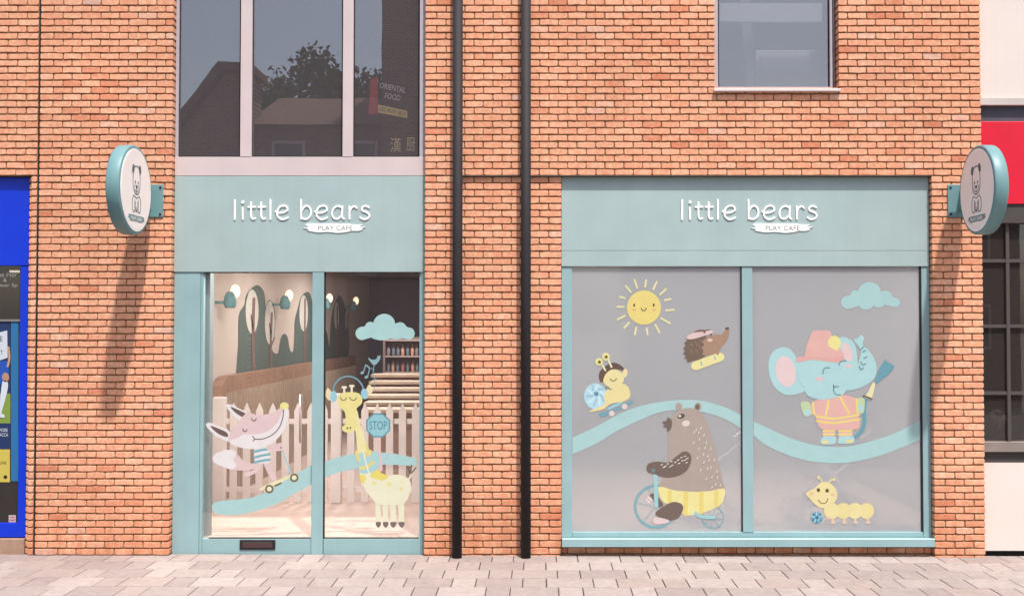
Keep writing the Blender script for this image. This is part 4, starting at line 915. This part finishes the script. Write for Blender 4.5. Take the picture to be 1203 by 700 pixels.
# ================================================================== PUSHCHAIRS BEHIND THE FROSTED GLASS
M_PF = mat('pram_frame', (214, 212, 210), .4); M_PH = mat('pram_fabric', (52, 50, 54), .9); M_TY = mat('pram_tyre', (206, 204, 202), .7)
def pushchair(x, y, sx, wr, label):
    t = thing('pushchair', label, 'pushchair', (x, y, FZ), 'pushchairs inside the right shop')
    for dx, dy in ((-.36, -.2), (-.36, .25), (.38, -.2), (.38, .25)):
        c = (x + dx * sx, y + dy, FZ + wr)
        bm = bmesh.new(); n = 28
        for k in range(n):
            a0, a1 = 2 * math.pi * k / n, 2 * math.pi * (k + 1) / n
            q = [bm.verts.new((c[0] + r * math.cos(a), c[1] + d, c[2] + r * math.sin(a))) for a in (a0, a1) for r in (wr, wr * .82) for d in (-.02, .02)]
            for f in ((0, 4, 6, 2), (1, 3, 7, 5), (0, 1, 5, 4), (2, 6, 7, 3)): bm.faces.new([q[i] for i in f])
        wh = from_bm('wheel', bm, M_TY, t)
        bm = bmesh.new()
        for k in range(8):
            a = k * math.pi / 4; add_tube(bm, [c, (c[0] + wr * .83 * math.cos(a), c[1], c[2] + wr * .83 * math.sin(a))], .011, 6)
        from_bm('spokes', bm, M_PF, wh)
    for dy in (-.2, .25):
        tube('frame_tube', [(x - .36 * sx, y + dy, FZ + wr), (x + .05 * sx, y + dy, FZ + .62), (x + .62 * sx, y + dy, FZ + 1.08)], .017, M_PF, t)
        tube('frame_tube', [(x + .38 * sx, y + dy, FZ + wr), (x + .0 * sx, y + dy, FZ + .62), (x - .2 * sx, y + dy, FZ + .85)], .017, M_PF, t)
    tube('handlebar', [(x + .62 * sx, y - .2, FZ + 1.08), (x + .62 * sx, y + .25, FZ + 1.08)], .022, M_PH, t)
    bm = bmesh.new(); prof = [(-.3, .55), (.12, .45), (.42, .98), (.34, 1.02), (.08, .58), (-.3, .64)]
    A = [bm.verts.new((x + a * sx, y - .17, FZ + b)) for a, b in prof]; B = [bm.verts.new((x + a * sx, y + .22, FZ + b)) for a, b in prof]
    bm.faces.new(A); bm.faces.new(B[::-1])
    for i in range(6): bm.faces.new([A[i], A[i - 1], B[i - 1], B[i]])
    from_bm('seat', bm, M_PH, t)
    bm = bmesh.new(); rows = []
    for i in range(10):
        a = math.radians(15 + i * 15); rows.append([bm.verts.new((x + (.16 - .48 * math.cos(a)) * sx, y + dy, FZ + .92 + .50 * math.sin(a))) for dy in (-.2, -.08, .05, .25)])
    for q, s in zip(rows, rows[1:]):
        for k in range(3): bm.faces.new([q[k], q[k + 1], s[k + 1], s[k]])
    h = from_bm('hood', bm, M_PH, t, True); md = h.modifiers.new('solid', 'SOLIDIFY'); md.thickness = .015
    b2 = box('basket', x - .25 * sx, x + .3 * sx, y - .15, y + .2, FZ + .22, FZ + .36, M_PH, t, .02)
pushchair(wx(972, 600, .95), .95, 1, .145, 'pushchair dimly seen through the right frosted pane beside the caterpillar')
pushchair(wx(822, 600, 1.25), 1.25, 1, .10, 'pushchair dimly seen through the left frosted pane behind the bear')

# ================================================================== BLUE SHOP ON THE LEFT
bay = thing('brick_pier', 'brick bay left of the black movement joint with the blue shop', 'wall', (wx(36, 640), .1, 0))
XB0, XB1 = wx(29, 400), XJ - .010
def bay_int(z): return [(-6.35, XB1, 0.)] if z > ZL - .001 else [(wx(34, 400), XB1, 0.), (XB0, wx(34, 400), .06)]
bvar = {}
for b in fill_courses(bay_int, -2 * COURSE, ZT, .13):
    L = round(b[1] - b[0], 2); key = (L, R.randrange(4))
    if key not in bvar:
        rr = random.Random(len(bvar) + 900); v, f = brick_verts(max(L, .03) - (JT if b[3] == 0 else .012), COURSE - JZ, .10, rr); bvar[key] = mesh_from(v, f, [tint(rr)] * len(v), 'brick')
    if (b[0] + b[1]) / 2 < wx(-6): continue
    o = bpy.data.objects.new('brick', bvar[key]); COL.objects.link(o); adopt(o, bay); o.location = ((b[0] + b[1]) / 2, b[3], b[2])
boxes('mortar', [(-6.35, XB1 - .002, MY, MB, ZL, ZT), (wx(34, 400) + .004, XB1 - .002, MY, MB, zb, ZL - .001), (XB0 + .003, wx(34, 400), MY + .06, MB, zb, ZL - .001)], M_MORTAR, bay)
bs = thing('blue_shopfront', 'bright blue shopfront with dark window at the left edge', 'shopfront', (wx(12, 630), .12, 0))
M_BLUE = mat('blue_paint', (12, 52, 196), .35, .06, 3, streak=.1)
YB = .075
box('fascia', -6.35, XB0 - .004, YB, .2, wz(312, YB), ZL - .005, M_BLUE, bs, .004)
box('post', wx(22, 450, YB), XB0 - .006, YB + .008, .2, wz(631, YB), wz(312, YB) - .002, M_BLUE, bs, .004)
box('bottom_rail', -6.35, wx(22, 450, YB) - .001, YB + .012, .2, wz(631, YB), wz(614.5, YB), M_BLUE, bs, .004)
box('pane', -6.35, wx(22.3, 450, .12), .12, .128, wz(616, .12), wz(311, .12), M_DGLASS, bs)
box('transom', -6.35, wx(22, 450, YB) - .001, YB + .03, .14, wz(377.5, YB), wz(375, YB), mat('grey_transom', (120, 118, 112), .5), bs)
box('sill', -6.35, XB0 - .004, .05, .2, zb, wz(632.5, .05), mat('stone_sill', (150, 122, 104), .9, .2, 9, .4, 50), bs, .01)
structure(box('neighbour_room_wall', -8.5, -4.62, 1.6, 1.7, -.1, 3.78, mat('dark_room', (66, 62, 62), .9)))
fm = plane_map(.118)
M_LT = mat('window_lettering_grey', (150, 146, 138), .6)
g = thing('window_lettering', 'grey lettering on the dark glass under the blue fascia', 'lettering', P(10, 338, .118))
text_mesh('lettering', 'ne Mer', fm, 9, 322.5, 22, 5.5, M_LT, g, .001); text_mesh('lettering', '&', fm, 6, 329, 4, 4.5, M_LT, g, .001); text_mesh('lettering', 'Beer Sp', fm, 9, 335.5, 23, 5.5, M_LT, g, .001)
t = thing('poster', 'football poster with white socked leg on grass in the blue shop window', 'poster', P(4, 565, .115))
def pst(name, rgb, outl, lay, par=None, th=.0012): return flat(name, [outl], vin(rgb), par or t, plane_map(.1175 - .0016 * lay), th)
rc = lambda a, b, c, e: [(a, b), (c, b), (c, e), (a, e)]
sh = pst('sheet', (44, 62, 104), rc(-14, 378, 12.2, 527), 0)
pst('shirt', (232, 232, 236), [(-14, 394), (8.4, 388), (9, 420), (-14, 428)], 1, sh); text_mesh('shirt_lettering', 'E', plane_map(.1145), 1.4, 398, 3.4, 6, vin((40, 44, 60)), sh, .0008); text_mesh('shirt_lettering', 'T', plane_map(.1145), 2, 414, 3, 5, vin((40, 44, 60)), sh, .0008)
pst('shorts', (44, 92, 190), SM([(-14, 430), (4, 424), (9, 426), (10, 442), (0, 452), (-14, 452)], True, 3), 2, sh); pst('grass', (150, 168, 70), rc(-14, 462, 12.2, 497), 1, sh)
pst('knee', (206, 152, 122), EL(6.5, 443, 4.2, 5.5), 3, sh); pst('sock', (238, 238, 240), SM([(3, 448), (9.5, 450), (7, 466), (3, 480), (0, 490), (-3, 486), (0, 470)], True, 3), 3, sh); pst('boot', (236, 236, 236), EL(2, 488, 4, 2.4, 20), 4, sh)
pst('arm', (216, 168, 140), ST([(10, 408), (11, 420), (9, 430)], 2.6), 3, sh)
text_mesh('poster_lettering', 'MORE', plane_map(.1155), 4, 505, 10, 4, vin((236, 236, 236)), sh, .0008); text_mesh('poster_lettering', 'ACCA', plane_map(.1155), 4.5, 510.5, 10, 4, vin((236, 236, 236)), sh, .0008)
t2 = thing('poster', 'yellow notice below the football poster in the blue shop window', 'poster', P(4, 566, .115))
ye = flat('sheet', [rc(-14, 527.6, 11.6, 566)], vin((232, 204, 92)), t2, plane_map(.1175), .0012); text_mesh('poster_lettering', 'UNK', plane_map(.1158), 4, 543.5, 8, 3.6, vin((60, 50, 40)), ye, .0008); flat('badge', [EL(6.3, 560, 2.2)], vin((50, 46, 40)), ye, plane_map(.1158), .0008)
t3 = tag(flat('blind_strip', [rc(13, 377.8, 21.6, 565)], vin((56, 124, 176)), None, plane_map(.1175), .002), 'tall pale blue strip at the side of the blue shop window', 'panel')
t4 = thing('sticker', 'small white and red sticker low on the blue shop window', 'sticker', P(14, 613, .118)); s4 = flat('sheet', [rc(10.3, 604.8, 18.4, 613)], vin((240, 214, 214)), t4, plane_map(.1175), .001); flat('print', [rc(11.2, 606.2, 17.4, 608), rc(11.2, 609.4, 17.4, 611.6)], vin((206, 120, 120)), s4, plane_map(.1162), .0008)
t5 = thing('fill_or_strip_lamp', 'lit strip lamp glimpsed inside the dark blue fronted shop', 'lamp', P(15, 318, .9)); box('diffuser', wx(12, 318, .9), wx(21, 318, .9), .88, .95, wz(320, .9), wz(317.6, .9), mat('lit_strip', (255, 246, 230), .5, emit=((255, 240, 214), 3.0)), t5)

# ================================================================== CREAM NEIGHBOUR ON THE RIGHT
nb = thing('cream_building', 'cream rendered building with red sign board at the right edge', 'building', (5.3, .4, 0))
M_CR = mat('cream_render', (212, 202, 194), .9, .03, 1.2, .2, 40, streak=.08); XN = XR + .002; XE = 7.2; YN = .10
box('wall', XN, XE, YN, .4, wz(116, YN), ZT, M_CR, nb)
box('ledge', XN, XE, YN - .03, .4, wz(124, YN), wz(116, YN) - .001, mat('ledge_grey', (186, 178, 172), .8, .1, 5), nb)
box('set_back_board', XN, XE, YN + .03, .4, wz(143, YN), wz(124, YN) - .001, mat('slate_grey', (74, 78, 86), .8, .1, 4), nb)  # slate grey board set back under the ledge
box('sign_board', XN, XE, YN - .02, .3, wz(240, YN), wz(143, YN) - .001, mat('red_sign', (206, 20, 48), .4, .05, 3), nb, .006)
wn = box('window', XN, XE, YN, .25, wz(262, YN), wz(240, YN) - .001, mat('dark_timber', (66, 60, 58), .6, .1, 4), nb); box('bottom_board', XN, XE, YN, .25, wz(543, YN), wz(530.2, YN), MATS['dark_timber'], wn)
box('pane', XN, XE, YN + .08, YN + .088, wz(530, YN), wz(260, YN), M_DGLASS, wn)
for yy in (306, 383, 462): box('glazing_bar', XN, XE, YN + .05, YN + .079, wz(yy + 2, YN), wz(yy - 2, YN), mat('grey_bar', (72, 68, 66), .6), wn)
for xx in (1185,): box('glazing_bar', wx(xx, 400, YN), wx(xx + 4, 400, YN), YN + .045, YN + .078, wz(528, YN), wz(262, YN), MATS['grey_bar'], wn)
box('sill', XN, XE, YN - .04, .3, wz(530, YN), wz(519, YN), mat('grey_sill', (128, 118, 112), .8, .1, 4), wn)
box('lower_wall', XN, XE, YN, .4, wz(646.5, YN), wz(543, YN) - .001, M_CR, nb)
box('base', XN, XE, YN + .03, .4, -.3, wz(646.5, YN) - .001, M_DARK, nb)
structure(box('neighbour_room_wall', XN + .3, 9, 1.5, 1.6, -.1, 3.8, MATS['dark_room']))
pt = thing('potted_plant', 'pale flower head behind the dark window of the cream building', 'plant', (wx(1171, 500, .5), .5, wz(515, .5)))
bm = bmesh.new(); cpt = Vector(P(1171, 492, .5))
for k in range(60):
    a, b = R.uniform(0, 6.28), R.uniform(-1.2, 1.5); dd = Vector((math.cos(a) * math.cos(b), math.sin(a) * math.cos(b), math.sin(b))); q = cpt + dd * .1
    u = dd.cross(Vector((.3, .2, 1))).normalized() * .035; v = dd.cross(u).normalized() * .035
    bm.faces.new([bm.verts.new(q + s) for s in (u, v, -u, -v)])
from_bm('flower_head', bm, mat('pale_flower', (206, 196, 190), .8), pt); tube('stem', [cpt, cpt + Vector((0, 0, -.3))], .012, mat('plant_stem', (70, 84, 56), .8), pt)

# ================================================================== THINGS BEHIND THE UPPER PANES
fu = plane_map(.150)
t = thing('reflected_sign', 'faint ORIENTAL FOOD sign with red edge drawn as a reflection in the upper window pane', 'sign', P(460, 140, .15))  # flat slanted sign shapes imitate a street sign mirrored in the glass
V = lambda *a: mat('sign_%s' % a[0], a[1], .6)
b_ = flat('red_edge', [[(435, 93), (444, 90.5), (444, 134), (433, 135)]], V('red', (200, 60, 72)), t, fu, .004)
text_mesh('sign_lettering', 'ORIENTAL', fu, 461.5, 103.5, 31, 6.5, V('white', (250, 246, 244)), t, .002, 12); text_mesh('sign_lettering', 'FOOD', fu, 461.5, 114, 18, 6.5, V('white', ()), t, .002, 10)
st_ = flat('number_strip', [[(443.5, 123), (478.5, 130.5), (478.5, 139), (443.5, 132.5)]], V('yellow', (252, 218, 138)), t, fu, .002); text_mesh('number', '020 8979 9833', plane_map(.1475), 461, 131.3, 31, 4.6, V('ink', (70, 60, 60)), st_, .001, 12)
text_mesh('character', '\u6f22', fu, 465, 170.5, 13, 17, V('gold', (244, 220, 160)), t, .002); text_mesh('character', '\u53a8', fu, 482.5, 170, 10, 16, V('gold', ()), t, .002)
t = thing('reflection_band', 'pale cloth added for the light band in the square upper window', 'blind', P(909, 26, .2)); box('cloth', wx(846, 20, .2), wx(966, 20, .2), .2, .204, wz(26, .2), wz(4, .2), mat('pale_band_cloth', (200, 196, 192), .9), t); tube('bar', [P(846, 26, .2), P(966, 26, .2)], .012, M_LILAC, t)  # cloth added to give the pane its pale reflected band
t = thing('leaning_board', 'tall dark board leaning behind the square upper window', 'board', P(884, 104, .42)); flat('board', [[(868, -20), (880, -20), (888, 108), (878, 108)]], mat('board_grey', (84, 82, 88), .8), t, plane_map(.42), .03)
t = thing('lower_band_box', 'pale box added for the lower light band in the square upper window', 'cabinet', P(909, 106, .5)); cb = box('carcass', wx(888, 80, .5), wx(963, 80, .5), .5, .9, wz(140, .5), wz(59, .5), mat('lower_band_grey', (128, 124, 124), .7), t, .01); box('door', wx(893, 80, .49), wx(958, 80, .49), .485, .499, wz(135, .49), wz(64, .49), MATS['lower_band_grey'], t, .004)  # box added to give the pane its lower pale band

# ================================================================== THE OTHER SIDE OF THE STREET (mirrored in the panes)
def brick_far(name, rgb, mort):
    m = bpy.data.materials.new(name); m.use_nodes = True; n, L = m.node_tree.nodes, m.node_tree.links
    b = n['Principled BSDF']; b.inputs['Roughness'].default_value = .9
    tc = n.new('ShaderNodeNewGeometry'); mp = n.new('ShaderNodeMapping'); mp.inputs['Rotation'].default_value = (math.pi / 2, 0, 0)
    L.new(tc.outputs['Position'], mp.inputs[0]); br = n.new('ShaderNodeTexBrick'); br.inputs['Scale'].default_value = 1
    br.inputs['Brick Width'].default_value = .22; br.inputs['Row Height'].default_value = .075; br.inputs['Mortar Size'].default_value = .008
    br.inputs['Color1'].default_value = lin(rgb); br.inputs['Color2'].default_value = lin(tuple(int(v * .8) for v in rgb)); br.inputs['Mortar'].default_value = lin(mort)
    L.new(mp.outputs[0], br.inputs['Vector']); L.new(br.outputs[0], b.inputs['Base Color']); return m
MF = brick_far('far_brick', (128, 88, 74), (150, 136, 124)); MR = mat('roof_tile', (104, 78, 70), .9, .2, 3)
def gable_house(x0, x1, y0, y1, eave, ridge, along, label):
    t = thing('opposite_house', label, 'house', ((x0 + x1) / 2, (y0 + y1) / 2, -.2), 'houses across the street')
    box('wall', x0, x1, y0, y1, -.3, eave, MF, t)
    bm = bmesh.new(); e = .3
    if along == 'x': pts = [(x0 - e, y0 - e, eave), (x1 + e, y0 - e, eave), (x1 + e, y1 + e, eave), (x0 - e, y1 + e, eave), (x0 - e, (y0 + y1) / 2, ridge), (x1 + e, (y0 + y1) / 2, ridge)]; fs = [(0, 1, 5, 4), (2, 3, 4, 5), (0, 4, 3), (1, 2, 5), (0, 3, 2, 1)]
    else: pts = [(x0 - e, y0 - e, eave), (x1 + e, y0 - e, eave), (x1 + e, y1 + e, eave), (x0 - e, y1 + e, eave), ((x0 + x1) / 2, y0 - e, ridge), ((x0 + x1) / 2, y1 + e, ridge)]; fs = [(0, 3, 5, 4), (1, 4, 5, 2), (0, 4, 1), (2, 5, 3), (0, 1, 2, 3)]
    v = [bm.verts.new(p) for p in pts]
    for f in fs: bm.faces.new([v[i] for i in f])
    rf_ = from_bm('roof', bm, MR, t)
    if along == 'y': box('gable', x0 + .5, x1 - .5, y1 - .02, y1 + .31, eave - .1, eave + .02, MF, t)
    n = max(2, int((x1 - x0) / 3))
    for z0 in (eave - 2.0, eave - 4.9):
        for i in range(n):
            cx = x0 + (i + .5) * (x1 - x0) / n; wd = box('window', cx - .55, cx + .55, y1 + .002, y1 + .06, z0, z0 + 1.5, M_PINK, t); box('pane', cx - .46, cx + .46, y1 + .0605, y1 + .066, z0 + .1, z0 + 1.4, mat('far_pane', (60, 66, 74), .1), wd)
t = thing('opposite_house', 'gabled brick house across the street mirrored in the upper left pane', 'house', (-10.8, -27, -.2), 'houses across the street')
prof = [(-13.4, -.3), (-13.4, 6.4), (-10.1, 10.6), (-9.35, 10.6), (-9.35, -.3)]
bm = bmesh.new(); A = [bm.verts.new((x, -24.6, z)) for x, z in prof]; B = [bm.verts.new((x, -23, z)) for x, z in prof]; bm.faces.new(A); bm.faces.new(B[::-1])
for i in range(5): bm.faces.new([A[i], A[i - 1], B[i - 1], B[i]])
from_bm('wall', bm, MF, t)
prof = [(-13.8, 5.95), (-10.15, 10.66), (-9.2, 10.66), (-9.2, 10.9), (-10.25, 10.95), (-13.98, 6.15)]
bm = bmesh.new(); A = [bm.verts.new((x, -24.8, z)) for x, z in prof]; B = [bm.verts.new((x, -22.7, z)) for x, z in prof]; bm.faces.new(A); bm.faces.new(B[::-1])
for i in range(6): bm.faces.new([A[i], A[i - 1], B[i - 1], B[i]])
rf_ = from_bm('roof', bm, MR, t); box('chimney', -13.2, -12.7, -24.3, -23.6, 6.8, 8.4, MF, rf_)
gable_house(-9.3, -4.6, -33, -23.4, 9.0, 10.9, 'x', 'low roofed brick house across the street mirrored in the wide pane')
gable_house(3.5, 16, -34, -24, 6.6, 9.0, 'x', 'long brick house across the street mirrored in the right windows')
t = thing('opposite_tower', 'tall brick block across the street mirrored in the third upper pane', 'building', (-3.1, -28, -.2)); box('wall', -5.05, -1.2, -32, -23, -.3, 16.5, MF, t); box('parapet', -5.2, -1.05, -32.2, -22.8, 16.5, 16.9, M_MORTAR, t)
def tree(x, y, h, r, label, seed):
    rr = random.Random(seed); t = thing('street_tree', label, 'tree', (x, y, -.2)); bm = bmesh.new()
    add_tube(bm, [(x, y, -.3), (x + .1, y, h * .3), (x - .1, y + .1, h * .6), (x, y, h * .85)], [.42, .34, .22, .06], 10)
    for k in range(9):
        a = k * 2.4; z = h * (.32 + .05 * k); add_tube(bm, [(x, y, z), (x + math.cos(a) * r * .4, y + math.sin(a) * r * .4, z + r * .25), (x + math.cos(a) * r * .75, y + math.sin(a) * r * .75, z + r * .4)], [.14, .08, .03], 6)
    from_bm('trunk', bm, mat('bark', (92, 78, 66), .95, .2, 6), t); vs, fs = [], []
    clumps = []
    while len(clumps) < 90:
        d = Vector((rr.uniform(-1, 1), rr.uniform(-1, 1), rr.uniform(-1, 1)))
        if d.length < 1: clumps.append((x + d.x * r, y + d.y * r, h * .64 + d.z * h * .26, rr.uniform(.16, .3) * r))
    for (a, b, c, q) in clumps:
        for k in range(150):
            d = Vector((rr.gauss(0, 1), rr.gauss(0, 1), rr.gauss(0, 1))).normalized() * q * rr.uniform(.5, 1.05)
            p = Vector((a, b, c)) + d; u = Vector((rr.gauss(0, 1), rr.gauss(0, 1), rr.gauss(0, 1))).normalized(); v = u.orthogonal().normalized(); sz = rr.uniform(.10, .2)
            n = len(vs); vs += [tuple(p + u * sz), tuple(p + v * sz * .6), tuple(p - u * sz), tuple(p - v * sz * .6)]; fs.append((n, n + 1, n + 2, n + 3))
    me = bpy.data.meshes.new('crown'); me.from_pydata(vs, [], fs); link('crown', me, mat('leaf_green', (70, 92, 46), .7, .3, 1.2), t)
tree(-10.9, -38, 16.6, 4.5, 'leafy tree behind the houses across the street, larger', 5)
tree(-7.0, -40, 17.2, 3.6, 'leafy tree behind the houses across the street, smaller', 9)
